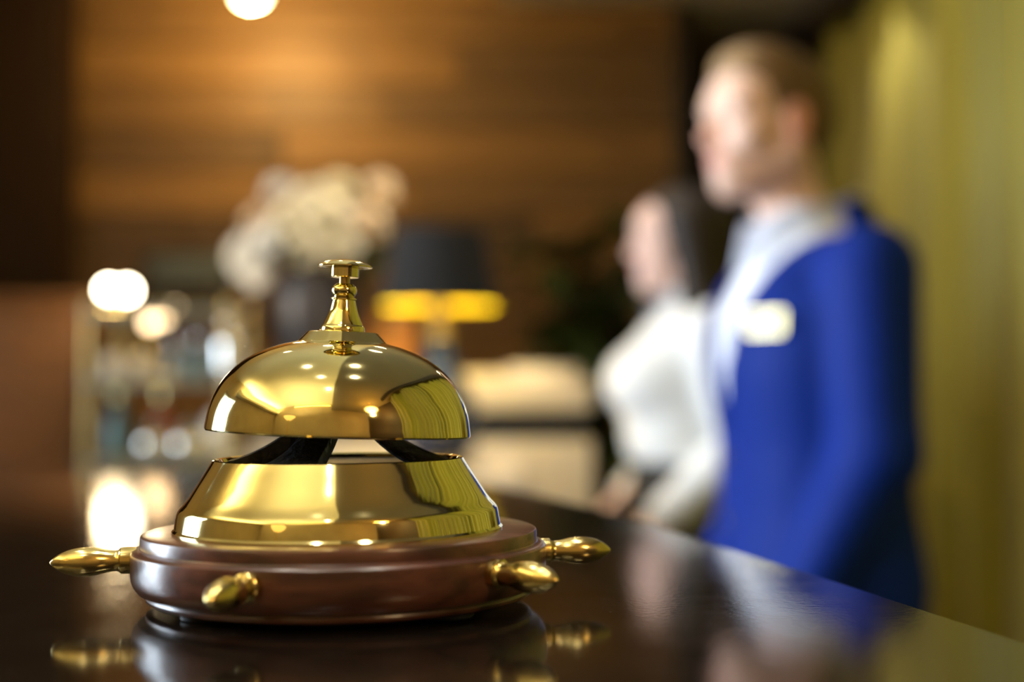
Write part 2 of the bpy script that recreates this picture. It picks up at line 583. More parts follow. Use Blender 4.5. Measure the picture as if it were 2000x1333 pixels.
downlight((-0.55, 0.70), ZL, 'round downlight in the cream ceiling, mirrored highest on the left of the dome', 16)
downlight((-0.32, 0.12), ZL, 'round downlight in the cream ceiling over the photographer', 16)
downlight((-0.16, -0.70), ZL, 'round downlight in the cream ceiling beside the seam, mirrored low on the dome', 12)
downlight((0.12, 0.66), ZR, 'round downlight in the grey ceiling over the far half of the counter', 5)
downlight((0.20, 0.26), ZR, 'round downlight in the grey ceiling over the near half of the counter', 5)
downlight((0.08, 2.10), ZR, 'round downlight in the grey ceiling above the man', 8)
downlight((0.02, 2.95), ZR, 'round downlight in the grey ceiling above the woman and the desk', 14)
downlight((-0.9, 2.6), ZL, 'round downlight in the cream ceiling above the drinks shelf', 14)
downlight((-0.42, 2.75), ZL, 'added round downlight in the cream ceiling to brighten the flowers', 60, spot=R(36), tilt=(R(25), 0))  # extra spot, tilted at the bouquet to brighten the petals
downlight((0.97, 4.1), ZR, 'round downlight in the grey ceiling close to the olive curtains', 15)

# added trough and uplight along the left wall, put in to brighten the ceiling
tro = tag(obj('added_fill_trough', nbox((XL, YB, 2.50), (XL + 0.03, 1.3, 2.62)), CREAM), 'added cream light trough high along the window wall to brighten the ceiling', 'light trough')
obj('shelf', nbox((XL + 0.03, YB, 2.50), (XL + 0.20, 1.3, 2.52)), CREAM, tro)
obj('lip', nbox((XL + 0.20, YB, 2.50), (XL + 0.22, 1.3, 2.60)), CREAM, tro)
add_light('ceiling_fill_uplight', 'AREA', (XL + 0.115, -0.2, 2.54), 48, (1.0, 0.90, 0.64), (math.pi, 0, 0), 0.12, 2.9)  # fill light for the ceiling, no such source seen

# unseen torchiere added behind the photographer to brighten the cream ceiling
tor = empty('added_uplighter', (-1.05, -0.95, 0))
obj('base', lathe([(0, 0), (0.15, 0), (0.155, 0.006), (0.15, 0.018), (0.03, 0.03), (0, 0.03)], 48), BRASS_DULL, tor)
obj('pole', tube([(0, 0, 0.02), (0, 0, 1.70)], 0.012, 16), BRASS_DULL, tor)
obj('bowl', lathe(smooth_prof([(0.02, 1.69), (0.08, 1.71), (0.14, 1.76), (0.165, 1.81)], 4) + [(0.160, 1.81), (0.135, 1.765), (0.075, 1.718), (0, 1.70)], 48), ADDED_BOWL, tor)
tag(tor, 'added brass floor uplighter behind the photographer to brighten the cream ceiling', 'added floor lamp')
add_light('ceiling_fill_beam', 'SPOT', (-1.05, -0.95, 1.80), 120, (1.0, 0.90, 0.66), (math.pi, 0, 0), 0.05, spot=R(140), blend=0.8)

cove = tag(obj('cove_light', nbox((-1.5, YB + 0.005, ZL - 0.16), (XS - 0.05, YB + 0.05, ZL - 0.11), 0.004), COVE),
           'warm strip light under the cream ceiling on the wall behind the camera', 'strip light')
obj('housing', nbox((-1.52, YB, ZL - 0.17), (XS - 0.03, YB + 0.03, ZL - 0.10), 0.004), BRASS_DULL, cove)

pend = empty('pendant_lamp', (0.90, -0.80, ZR))
obj('canopy', lathe([(0, -0.025), (0.03, -0.024), (0.05, -0.01), (0.05, 0)], 32), BRASS_DULL, pend)
obj('cord', tube([(0, 0, -0.02), (0, 0, -0.24)], 0.003), RUBBER, pend)
obj('glass_shade', lathe(smooth_prof([(0.05, -0.47), (0.11, -0.45), (0.16, -0.38), (0.14, -0.30), (0.06, -0.25), (0.012, -0.23)]), 40),
    PENDANT_GLASS, pend)
obj('bulb', lathe(smooth_prof([(0, -0.55), (0.045, -0.525), (0.056, -0.485), (0.02, -0.445)]), 24), BULB, pend)
tag(pend, 'amber glass pendant lamp mirrored as the brightest glow in the bell dome', 'pendant lamp')
add_light('pendant_glow', 'POINT', (0.90, -0.80, ZR - 0.60), 7, (1.0, 0.70, 0.36), size=0.05)

# ------------------------------------------------------------------ the counter
CT = 1.12
edge = [(0.190, -0.02), (0.1227, 0.341), (0.0964, 0.478), (0.0551, 0.6655), (0.036, 0.744), (0.008, 0.835), (-0.022, 0.915),
        (-0.062, 0.975), (-0.12, 1.015), (-0.20, 1.035), (-0.35, 1.045)]
e2 = smooth_prof(edge, 5)
poly = [(0.225, -0.22)] + e2 + [(-0.95, 1.06), (-0.95, -0.22)]
cnt = empty('reception_counter', (-0.3, 0.4, 0))


def shift(pl, k=0.0):
    c = Vector((-0.38, 0.42))
    return [((Vector(p) - c) * (1 - k) + c - Vector((-0.3, 0.4))) for p in pl]


obj('counter_top', prism([tuple(p) for p in shift(poly)], CT - 0.035, CT, 0.003), COUNTER, cnt, angle=40)
obj('body', prism([tuple(p) for p in shift(poly, 0.09)], 0.08, CT - 0.035), COUNTER_BODY, cnt)
obj('plinth', prism([tuple(p) for p in shift(poly, 0.16)], 0.0, 0.08), DARKPANEL, cnt)
tag(cnt, 'polished black reception counter that carries the brass bell', 'counter')

# ------------------------------------------------------------------ the bell
U = 1 / 6776.0
BX, BY = -0.0494, 0.41
bell = empty('call_bell', (BX, BY, CT + 0.0003))
bell.rotation_euler.y = R(-0.55)
tag(bell, 'polished brass desk bell on a mahogany ship wheel base', 'bell')


def P(l):
    return [(r * U, h * U) for r, h in l]


wood = P([(0, 11), (352, 11), (362, 12), (369, 16), (371, 22), (369, 27), (374, 29), (384, 33), (391, 42), (396, 54), (397, 64),
          (398, 100), (397, 106), (393, 110), (386, 112), (381.5, 113), (380, 115), (380, 133), (378.5, 136.5), (374, 138.5), (300, 139), (0, 139)])
WS = 4 * U
wo = obj('wooden_base', lathe(wood, 128), MAHOG, bell, (WS, 0, 0), angle=30)
for k in range(4):
    a = R(45 + 90 * k)
    obj('foot', lathe(P([(0, 0), (44, 0), (47, 3), (47, 11.5), (0, 11.5)]), 28), RUBBER, wo,
        (305 * U * math.cos(a), 305 * U * math.sin(a), 0))
base = P([(318, 138.5), (318, 143), (314, 147), (309, 176), (307, 181), (303, 186), (296, 193), (286, 206), (272, 228), (256, 253),
          (244, 272), (242, 275.5), (239, 277), (234, 275), (230, 268), (232, 240), (0, 236)])
obj('brass_base', lathe(base, 128), BRASS, bell, angle=26)
obj('inner_cup', lathe(P([(0, 262), (150, 262), (229, 266), (230.5, 262), (229, 250), (0, 250)]), 64), IRON, bell)

# black cast yoke: three curved arms that carry the gong
yk = None
ybm = bmesh.new()
for ang, wd in ((R(8), 36), (R(168), 36), (R(-109), 44)):
    n = 16
    rows = []
    for i in range(n + 1):
        t = i / n
        r = 212 * (1 - t) ** 1.05 + 26 * t
        hgt = 262 + 112 * (t ** 1.75)
        wid = wd * (1 - 0.25 * t) * (1 + 0.5 * (1 - t) ** 4)
        th = 26 + 40 * t * (1 - t) * 2
        c, s = math.cos(ang), math.sin(ang)
        ring = []
        for k in range(10):
            q = 2 * math.pi * k / 10
            lat = wid * math.copysign(abs(math.cos(q)) ** 0.6, math.cos(q))
            ver = th * 0.5 * math.copysign(abs(math.sin(q)) ** 0.6, math.sin(q))
            ring.append(ybm.verts.new(((r * c - lat * s) * U, (r * s + lat * c) * U, (hgt + ver) * U)))
        rows.append(ring)
    for a, b in zip(rows[:-1], rows[1:]):
        for k in range(10):
            ybm.faces.new((a[k], a[(k + 1) % 10], b[(k + 1) % 10], b[k]))
    ybm.faces.new(rows[0])
    ybm.faces.new(rows[-1])
lathe(P([(0, 350), (40, 352), (46, 362), (44, 385), (20, 400), (18, 486), (0, 486)]), 28, ybm)
obj('yoke', ybm, IRON, bell, angle=50)

TILT = (0, R(2.55), 0)
PIV = 327 * U
gong = P([(250, 324), (255.5, 324), (257, 327), (257, 331)] +
         smooth_prof([(256, 338), (251, 366), (241, 394), (222, 427), (192, 457), (160, 477), (120, 493), (92, 500)], 6) +
         [(86, 502), (84, 504), (70, 519), (68, 521), (64, 522), (40, 522.5), (20, 522.5), (20, 516), (60, 512), (88, 496), (118, 488),
          (158, 472), (189, 452), (218, 423), (237, 392), (247, 365), (250, 338), (250, 324)])
gong = [(r, h - PIV) for r, h in gong]
go = obj('gong_dome', lathe(gong, 160), BRASS, bell, (0, 0, PIV), TILT, angle=24)
fin = P([(0, 521), (42, 521), (43.5, 524), (43, 531), (41, 534)] + smooth_prof([(40, 535), (35, 545), (28, 562), (23.5, 580), (22.5, 584)], 5) +
        [(24.5, 585.5), (24.5, 588), (21, 590)] + smooth_prof([(19.5, 591), (23, 596), (25.2, 603), (23, 610.5), (17, 616)], 5) + [(13, 617), (0, 617)])
fin = [(r, h - PIV) for r, h in fin]
fo = obj('finial', lathe(fin, 64), BRASS, bell, (0, 0, PIV), TILT, angle=30)
obj('plunger_rod', lathe([(r, h - PIV) for r, h in P([(0, 610), (10.5, 610), (10.5, 634), (0, 634)])], 32), BRASS_DULL, bell, (0, 0, PIV), TILT)
btn = P([(0, 629), (26.5, 629), (27.5, 630), (27.5, 652), (40, 651), (51, 648.5), (53.5, 649.2), (53.5, 651.5), (50, 654), (36, 660),
         (18, 663.5), (0, 664.5)])
obj('push_button', lathe([(r, h - PIV) for r, h in btn], 64), BRASS, bell, (0, 0, PIV), TILT, angle=30)

hp = P([(0, 386), (24, 386), (25, 392), (25, 414), (23.5, 416)] +
       smooth_prof([(20.5, 418), (19.5, 425), (21.5, 440), (25.5, 458), (27.5, 476), (26.8, 492), (23.5, 508), (18, 522), (10.5, 534), (4, 541), (0, 543)], 5))
hb = lathe(hp, 40)
hm = bpy.data.meshes.new('handle')
bmesh.ops.recalc_face_normals(hb, faces=hb.faces)
hb.to_mesh(hm)
hb.free()
hm.materials.append(BRASS_CAST)
hm.polygons.foreach_set('use_smooth', [True] * len(hm.polygons))
hm.set_sharp_from_angle(angle=R(35))
for th, droop in ((12, -1.2), (-41, -1.0), (-106, -1.5), (-168, 0.0), (132, 0), (72, 0)):
    h = bpy.data.objects.new('handle', hm)
    COL.objects.link(h)
    h.location = (WS, 0, 91 * U)
    d = Vector((math.cos(R(th)) * math.cos(R(droop)), math.sin(R(th)) * math.cos(R(droop)), math.sin(R(droop))))
    h.rotation_euler = d.to_track_quat('Z', 'Y').to_euler()
    h.parent = bell

# ------------------------------------------------------------------ desk, lamp, vase, flowers
desk = empty('reception_desk', (-0.2, 3.1, 0))
DX0, DX1 = -0.60 + 0.2, 0.185 + 0.2
WX1 = 0.02 + 0.2
obj('worktop', nbox((DX0, -0.52, 0.965), (WX1, 0.20, 1.005), 0.004), STONE, desk)
obj('front_panel', nbox((DX0 + 0.02, -0.48, 0.06), (WX1 - 0.02, -0.44, 0.965), 0.003), STONE, desk)
for x0, x1 in ((DX0 + 0.02, DX0 + 0.06), (WX1 - 0.06, WX1 - 0.02)):
    obj('side_panel', nbox((x0, -0.44, 0.06), (x1, 0.20, 0.965), 0.003), STONE, desk)
obj('riser', nbox((DX0, 0.20, 0.06), (DX1, 0.42, 1.062), 0.003), STONE, desk)
obj('recess', nbox((DX0 + 0.02, 0.23, 1.062), (DX1 - 0.02, 0.41, 1.128)), RECESS_SHADE, desk)
obj('ledge', nbox((DX0, 0.18, 1.128), (DX1, 0.52, 1.203), 0.006), STONE, desk)
obj('plinth', nbox((DX0 + 0.05, -0.42, 0), (WX1 - 0.05, 0.40, 0.06)), DARKPANEL, desk)
obj('back_panel', nbox((DX0 + 0.02, 0.42, 0.0), (DX1 - 0.02, 0.46, 1.128)), STONE, desk)
tag(desk, 'beige stone desk with dark recess and raised ledge beside the woman', 'desk')

# papers on the ledge
for i, (dx, dy, rz, n) in enumerate(((0.07, 3.36, 0.2, 7), (-0.08, 3.38, -0.1, 4))):
    pp = empty('paper_stack', (dx, dy, 1.203), rz)
    for k in range(n):
        j = 0.004 * math.sin(k * 2.3)
        obj('sheet', nbox((-0.075 + j, -0.05, k * 0.0042), (0.075 + j, 0.05, k * 0.0042 + 0.004)), PAPER, pp, smooth=False)
    tag(pp, ('taller stack of cream papers on the desk ledge near the woman',
             'lower stack of cream papers on the desk ledge near the lamp')[i], 'papers')

LX, LY = at(858, 700, 3.13).x, 3.13
LS = 3.13 / 2.85
lamp = empty('table_lamp', (LX, LY, 1.005))
obj('base', lathe([(0, 0), (0.062, 0), (0.066, 0.004), (0.064, 0.014), (0.05, 0.02), (0, 0.02)], 48), BRASS_DULL, lamp)
obj('body', lathe(smooth_prof([(0.04, 0.018), (0.062, 0.03), (0.082, 0.075), (0.078, 0.12), (0.055, 0.17), (0.034, 0.215), (0.024, 0.25), (0.022, 0.262)]), 48), NAVY, lamp)
obj('neck', lathe([(0.0, 0.258), (0.026, 0.258), (0.027, 0.266), (0.018, 0.272), (0.015, 0.30), (0.02, 0.306), (0.02, 0.345), (0, 0.347)], 32), BRONZE, lamp)
zb, zt, rb, rt = 0.325, 0.478, 0.118, 0.092
sh = obj('shade', lathe([(rb, zb), (rt, zt), (rt - 0.003, zt), (rb - 0.003, zb), (rb, zb)], 64), SHADE_OUT, lamp)
obj('gold_lining', lathe([(rb - 0.0035, zb + 0.001), (rt - 0.0035, zt - 0.001), (rt - 0.005, zt - 0.001), (rb - 0.005, zb + 0.001), (rb - 0.0035, zb + 0.001)], 64), SHADE_IN, sh)
sp = bmesh.new()
for k in range(3):
    a = 2 * math.pi * k / 3 + 0.4
    tube([(0.014 * math.cos(a), 0.014 * math.sin(a), 0.455), ((rt - 0.002) * math.cos(a), (rt - 0.002) * math.sin(a), zt - 0.006)], 0.0018, 6, sp)
tube([(0.036, 0, 0.36), (0.036, 0, 0.44), (0.0, 0, 0.46)], 0.002, 8, sp)
obj('shade_carrier', sp, BRASS_DULL, lamp)
obj('bulb', lathe(smooth_prof([(0.014, 0.350), (0.018, 0.366), (0.03, 0.395), (0.028, 0.42), (0.016, 0.436), (0.006, 0.44)]), 24), BULB_L, lamp)
lamp.scale = (LS, LS, LS)
tag(lamp, 'table lamp with black shade lined in gold and navy gourd body', 'lamp')
add_light('table_lamp_light', 'POINT', (LX, LY - 0.050 * LS, 1.005 + 0.43 * LS), 12.0, (1.0, 0.88, 0.58), size=0.012)

lb = empty('glow_box', (at(765, 650, 3.47).x, 3.47, 1.203), R(-12))  # box added where the lamp's orange glow falls on the wall
obj('body', nbox((-0.055, -0.04, 0), (0.055, 0.04, 0.125), 0.006), GLOW_TAN, lb)
obj('lid', nbox((-0.057, -0.042, 0.125), (0.057, 0.042, 0.16), 0.007), GLOW_TAN, lb)
obj('clasp', nbox((-0.010, -0.047, 0.112), (0.010, -0.041, 0.138), 0.002), BRASS, lb)
tag(lb, 'added tan box standing in for the lamp glow between vase and lamp', 'box')

VX, VY = at(622, 650, 3.42).x, 3.42
vase = empty('flower_vase', (VX, VY, 1.203))
obj('body', lathe(smooth_prof([(0.0, 0.0), (0.075, 0.0), (0.088, 0.01), (0.104, 0.08), (0.112, 0.16), (0.108, 0.215), (0.100, 0.238), (0.104, 0.250)], 5) +
                  [(0.100, 0.250), (0.095, 0.236), (0.102, 0.2), (0.098, 0.08), (0.08, 0.02), (0, 0.016)], 56), VASE, vase)
obj('foot_ring', lathe([(0.07, 0), (0.084, 0), (0.084, 0.006), (0.07, 0.006)], 48), BRASS_DULL, vase)
tag(vase, 'round dark grey vase holding white flowers', 'vase')


def petal_into(bm, base, dirv, up, L, W, curl):
    dirv = dirv.normalized()
    side = dirv.cross(up).normalized()
    nrm = side.cross(dirv).normalized()
    rows = []
    n = 5
    for i in range(n + 1):
        t = i / n
        wv = W * math.sin(math.pi * (0.12 + 0.80 * t)) ** 0.8
        off = nrm * (curl * L * t * t)
        c = base + dirv * (L * t) + off
        rows.append([bm.verts.new(c + side * wv * s + nrm * (0.25 * W * s * s)) for s in (-1, -0.5, 0, 0.5, 1)])
    for a, b in zip(rows[:-1], rows[1:]):
        for k in range(4):
            bm.faces.new((a[k], a[k + 1], b[k + 1], b[k]))


def blossom_mesh(seed, kind):
    r2 = random.Random(seed)
    bm = bmesh.new()
    layers = ((7, 0.046, 15, 0.024), (6, 0.040, 40, 0.021), (5, 0.033, 62, 0.017), (4, 0.026, 78, 0.012)) if kind == 'rose' else \
             ((6, 0.062, 28, 0.017), (6, 0.055, 50, 0.015))
    for li, (n, L, el, W) in enumerate(layers):
        for k in range(n):
            a = 2 * math.pi * (k + 0.5 * li) / n + r2.uniform(-0.15, 0.15)
            e = R(el + r2.uniform(-7, 7))
            d = Vector((math.cos(a) * math.cos(e), math.sin(a) * math.cos(e), math.sin(e)))
            petal_into(bm, Vector((0, 0, 0.004 * li)) + Vector((d.x, d.y, 0)) * 0.004, d, Vector((0, 0, 1)) if el < 70 else Vector((-d.x, -d.y, 0.3)), L, W,
                       -0.25 if kind == 'rose' else -0.45)
    lathe(smooth_prof([(0, -0.012), (0.008, -0.008), (0.011, 0.0), (0.006, 0.008), (0, 0.012)], 3), 10, bm)
    me = bpy.data.meshes.new('petals')
    bm.to_mesh(me)
    bm.free()
    me.polygons.foreach_set('use_smooth', [True] * len(me.polygons))
    return me


def leaf_mesh(L, W, seed, bend=0.3):
    bm = bmesh.new()
    rows = []
    for i in range(7):
        t = i / 6
        wv = W * math.sin(math.pi * min(1, 0.04 + t * 0.96)) ** 0.75 * (1 - 0.25 * t)
        c = Vector((L * t, 0, -bend * L * t * t))
        rows.append([bm.verts.new(c + Vector((0, wv * s, abs(s) * 0.18 * W))) for s in (-1, 0, 1)])
    for a, b in zip(rows[:-1], rows[1:]):
        for k in range(2):
            bm.faces.new((a[k], a[k + 1], b[k + 1], b[k]))
    r = bmesh.ops.solidify(bm, geom=list(bm.faces), thickness=0.0006)
    me = bpy.data.meshes.new('leaf')
    bm.to_mesh(me)
    bm.free()
    me.polygons.foreach_set('use_smooth', [True] * len(me.polygons))
    return me


ROSE = {m: blossom_mesh(i + 2, 'rose') for i, m in enumerate(('c', 'w', 'p'))}
for k, m in (('c', PETAL), ('w', PETALW), ('p', PETALP)):
    ROSE[k].materials.append(m)
LEAFM = leaf_mesh(0.10, 0.024, 1)
LEAFM.materials.append(LEAF)

FL = [(545, 372, 3.44, 'w', 0.85, 'white flower standing up at the peak of the bouquet'),
      (608, 392, 3.40, 'c', 1.15, 'large cream flower at the upper middle of the bouquet'),
      (662, 372, 3.46, 'c', 1.05, 'cream flower at the top of the bouquet right of its middle'),
      (640, 425, 3.34, 'c', 1.25, 'biggest cream flower in the centre of the bouquet'),
      (572, 432, 3.34, 'c', 1.2, 'cream flower in the bouquet just left of its centre'),
      (505, 432, 3.44, 'p', 0.9, 'small blush flower on the outer left of the bouquet'),
      (530, 475, 3.34, 'w', 1.1, 'white flower low on the left half of the bouquet'),
      (482, 500, 3.38, 'w', 1.15, 'white flower drooping over the left rim of the vase'),
      (508, 532, 3.34, 'w', 0.95, 'lowest white flower hanging beside the vase'),
      (600, 480, 3.31, 'c', 1.1, 'cream flower low in the middle, over the vase rim'),
      (662, 482, 3.32, 'c', 1.05, 'cream flower low on the right of the middle, over the vase rim'),
      (742, 370, 3.46, 'p', 0.95, 'blush flower at the upper right tip of the bouquet'),
      (716, 438, 3.38, 'p', 1.1, 'blush flower on the right side of the bouquet'),
      (700, 402, 3.50, 'p', 0.7, 'small blush bud between the two right hand flowers')]
mouth = Vector((VX, VY, 1.203 + 0.245))
for (px, py, Y, kd, sc, lab) in FL:
    p = at(px, py, Y)
    fl = empty('flower', p)
    start = Vector((VX, VY, 1.26)) - p
    m0 = mouth + Vector(((p.x - VX) * 0.35, (p.y - VY) * 0.35, 0)) - p
    d = (p - mouth)
    d.z = max(d.z, 0.05)
    if p.z < mouth.z + 0.04:
        m0 = mouth + Vector(((p.x - VX) * 0.55, (p.y - VY) * 0.55, 0.03)) - p
    dirn = (d.normalized() + Vector((0, -0.65, 0.15))).normalized()
    mid = m0.lerp(-dirn * 0.012, 0.55) + Vector((0, 0, 0.02))
    obj('stem', tube([start, m0, mid, -dirn * 0.008], [0.003, 0.003, 0.0027, 0.004], 8), STEM, fl)
    b = link('petals', ROSE[kd].copy() if False else ROSE[kd], None, fl, smooth=False)
    b.rotation_euler = dirn.to_track_quat('Z', 'Y').to_euler()
    b.scale = (sc,) * 3
    for s in (-1, 1):
        lf = link('leaf', LEAFM, None, fl, m0.lerp(mid, 0.85), (random.uniform(-0.4, 0.4), -0.5, math.atan2(p.y - VY, p.x - VX) + s * 1.2), smooth=False)
    tag(fl, lab, 'flower', 'flowers in the grey vase')
# greenery sprigs
for i, (px, py, Y, lab) in enumerate(((562, 505, 3.28, 'dark green sprig hanging over the vase front under the flowers'),
                                      (762, 478, 3.40, 'dark green sprig spreading from the bouquet towards the lamp shade'),
                                      (700, 515, 3.32, 'dark green sprig low between the vase and the lamp'),
                                      (690, 350, 3.50, 'yellow green sprig between the upper flowers'))):
    p = at(px, py, Y)
    sg = empty('leaf_sprig', p)
    st = Vector((VX, VY, 1.27)) - p
    m0 = mouth + Vector(((p.x - VX) * 0.5, (p.y - VY) * 0.6, 0.04)) - p
    obj('stem', tube([st, m0, m0 * 0.4 + Vector((0, 0, 0.02)), Vector((0, 0, 0))], 0.002, 6), STEM, sg)
    for k in range(7):
        q = m0.lerp(Vector((0, 0, 0)), 0.35 + 0.65 * k / 6)
        lf = link('leaf', LEAFM, None, sg, q, (random.uniform(-0.6, 0.6), random.uniform(-0.7, 0.5), k * 2.4), smooth=False)
        lf.scale = (0.75, 0.9, 0.9)
    tag(sg, lab, 'sprig', 'greenery in the grey vase')

# ------------------------------------------------------------------ drinks shelf on the left
SY = 3.2
sx0, sx1 = at(196, 700, SY).x, at(480, 700, SY).x
scx = (sx0 + sx1) / 2
hwid = (sx1 - sx0) / 2
ds = empty('drinks_shelf', (scx, SY, 0))
for sx in (-1, 1):
    for sy in (-1, 1):
        pst = obj('post', tube([(sx * (hwid - 0.012), sy * 0.13, 0.02), (sx * (hwid - 0.012), sy * 0.13, 1.37)], 0.009, 14), BRASS_DULL, ds)
        obj('castor', lathe([(0, 0), (0.014, 0), (0.018, 0.008), (0.014, 0.02), (0, 0.02)], 16), RUBBER, pst, (sx * (hwid - 0.012), sy * 0.13, 0))
SHELVES = [0.30, 0.66, 1.026, 1.202, 1.352]
for zz in SHELVES:
    s_ = obj('shelf', nbox((-hwid, -0.145, zz - 0.014), (hwid, 0.145, zz), 0.003), SHELFM, ds)
    obj('rail', tube([(-hwid + 0.012, -0.146, zz + 0.002), (hwid - 0.012, -0.146, zz + 0.002)], 0.004, 8), BRASS, s_)
tag(ds, 'brass framed drinks shelf with bottles and small lamps', 'shelf')


def vessel(name, px, ztop, prof, m, label, cat, group=None, Y=SY - 0.05, extra=None, seg=36):
    o = empty(name, (at(px, 700, Y).x, Y, ztop))
    obj('body', lathe(prof, seg), m, o)
    if extra:
        nm, pr, em = extra
        obj(nm, lathe(pr, seg), em, o)
    return tag(o, label, cat, group)


SA, SB = 1.202, 1.026
jar = smooth_prof([(0, 0), (0.022, 0), (0.027, 0.006), (0.029, 0.03), (0.026, 0.048), (0.020, 0.054)], 4) + [(0, 0.054)]
jarlid = smooth_prof([(0, 0.054), (0.022, 0.054), (0.022, 0.060), (0.010, 0.066), (0.006, 0.074), (0, 0.076)], 3)
vessel('storage_jar', 228, SA, jar, PORC, 'cream lidded jar at the outer end of the upper drinks shelf', 'jar', extra=('lid', jarlid, BRASS))
vessel('storage_jar', 284, SA, jar, PORC, 'cream lidded jar second from the outer end of the upper drinks shelf', 'jar', extra=('lid', jarlid, BRASS))
bot = smooth_prof([(0, 0), (0.018, 0), (0.021, 0.004), (0.022, 0.04), (0.020, 0.052), (0.009, 0.066), (0.008, 0.082)], 4) + [(0, 0.082)]
cap = [(0, 0.080), (0.010, 0.080), (0.010, 0.094), (0, 0.095)]
vessel('glass_bottle', 340, SA, bot, GLASSB, 'small grey glass bottle in the middle of the upper drinks shelf', 'bottle', extra=('cap', cap, SILVER))
vessel('glass_bottle', 388, SA, bot, TEAL, 'small teal glass bottle on the upper drinks shelf next to the silver shaker', 'bottle', extra=('cap', cap, SILVER))
shk = smooth_prof([(0, 0), (0.024, 0), (0.028, 0.006), (0.033, 0.07), (0.030, 0.085), (0.018, 0.105), (0.016, 0.118)], 4) + [(0, 0.118)]
shc = smooth_prof([(0, 0.117), (0.018, 0.117), (0.018, 0.135), (0.012, 0.145), (0.014, 0.156), (0.008, 0.166), (0, 0.168)], 4)
vessel('cocktail_shaker', 448, SA, shk, SILVER, 'tall silver cocktail shaker on the upper drinks shelf beside the vase', 'shaker', extra=('cap', shc, SILVER))
abot = smooth_prof([(0, 0), (0.026, 0), (0.030, 0.006), (0.030, 0.075), (0.024, 0.092), (0.010, 0.108), (0.010, 0.135)], 4) + [(0, 0.135)]
acap = [(0, 0.133), (0.012, 0.133), (0.012, 0.152), (0, 0.153)]
vessel('liquor_bottle', 318, SB, abot, AMBER, 'red amber liquor bottle on the lower drinks shelf', 'bottle', Y=SY + 0.04, extra=('cap', acap, BRASS))
vessel('liquor_bottle', 232, SB, abot, TEAL, 'teal liquor bottle at the outer end of the lower drinks shelf', 'bottle', Y=SY + 0.04, extra=('cap', acap, BRASS))
pot = smooth_prof([(0, 0), (0.020, 0), (0.030, 0.010), (0.036, 0.032), (0.029, 0.052), (0.018, 0.060)], 4) + [(0, 0.060)]
potl = smooth_prof([(0, 0.059), (0.019, 0.059), (0.013, 0.068), (0.005, 0.071), (0.008, 0.079), (0, 0.085)], 4)
vessel('sugar_pot', 300, SB, pot, SILVER, 'round silver lidded pot in front of the amber bottle', 'pot', Y=SY - 0.08, extra=('lid', potl, SILVER))
vessel('sugar_pot', 366, SB, pot, SILVER, 'round silver lidded pot in the middle of the lower drinks shelf', 'pot', Y=SY - 0.08, extra=('lid', potl, SILVER))
vessel('storage_jar', 428, SB, [(r * 1.2, h * 1.5) for r, h in jar], WHITEP, 'white lidded jar on the lower drinks shelf nearest the bell', 'jar', extra=('lid', [(r * 1.2, h * 1.5) for r, h in jarlid], WHITEP))
for i, px in enumerate((240, 300, 360, 425)):
    vessel('tumbler', px, SHELVES[1], [(0, 0), (0.028, 0), (0.034, 0.09), (0.031, 0.09), (0.026, 0.008), (0, 0.008)], TEAL,
           'teal tumbler on the bottom shelf of the drinks stand, number %s from the wall side' % ('one', 'two', 'three', 'four')[i], 'tumbler', 'teal tumblers')


def globe_lamp(px, py, bulbs, m, label, energy, color):
    p = at(px, py, SY - 0.02)
    z0 = SHELVES[-1]
    o = empty('globe_lamp', (p.x, p.y, z0))
    obj('base', lathe([(0, 0), (0.022, 0), (0.024, 0.004), (0.010, 0.010), (0, 0.010)], 28), BRASS, o)
    hgt = p.z - z0
    obj('stem', tube([(0, 0, 0.008), (0, 0, max(0.02, hgt - 0.012))], 0.004, 10), BRASS, o)
    for dx, dz, rad in bulbs:
        bb = bmesh.new()
        bmesh.ops.create_uvsphere(bb, u_segments=24, v_segments=14, radius=rad, matrix=Matrix.Translation((dx, 0, hgt + dz)))
        obj('globe', bb, m, o)
    if len(bulbs) > 1:
        obj('arm', tube([(bulbs[0][0], 0, hgt + bulbs[0][1] - bulbs[0][2] * 0.9), (0, 0, hgt - 0.014), (bulbs[-1][0], 0, hgt + bulbs[-1][1] - bulbs[-1][2] * 0.9)], 0.003, 8), BRASS, o)
    add_light('globe_lamp_light', 'POINT', (p.x, p.y - 0.05, p.z), energy, color, size=0.03)
    return tag(o, label, 'lamp')


globe_lamp(232, 568, ((-0.022, 0.002, 0.016), (0.018, 0.0, 0.017)), BULB, 'brightest small lamp with glowing white globes on the drinks shelf', 2.4, (1.0, 0.72, 0.38))
globe_lamp(318, 620, ((-0.028, -0.012, 0.013), (0.0, 0.0, 0.012), (0.028, 0.016, 0.011)), BULB_O, 'dimmer warm lamp with three small globes on the drinks shelf', 0.3, (1.0, 0.6, 0.28))

# tan cabinet beside the shelf
cab = empty('side_cabinet', (-1.36, 3.52, 0))
ctop = at(150, 578, 3.4).z
obj('body', nbox((-0.36, -0.17, 0.08), (0.36, 0.17, ctop - 0.02), 0.004), PLANTER2, cab)
obj('top', nbox((-0.375, -0.185, ctop - 0.02), (0.375, 0.18, ctop), 0.004), PLANTER2, cab)
obj('plinth', nbox((-0.34, -0.15, 0), (0.34, 0.15, 0.08)), DARKPANEL, cab)
for sd in (-1, 1):
    dr = obj('door', nbox((-0.345 if sd < 0 else 0.004, -0.188, 0.11), (-0.004 if sd < 0 else 0.345, -0.17, ctop - 0.05), 0.003), PLANTER2, cab)
    obj('knob', lathe([(0, 0.02), (0.010, 0.018), (0.011, 0.012), (0.005, 0.006), (0.006, 0)], 20), BRASS, dr, (sd * 0.04, -0.188, 0.75), (math.pi / 2, 0, 0))
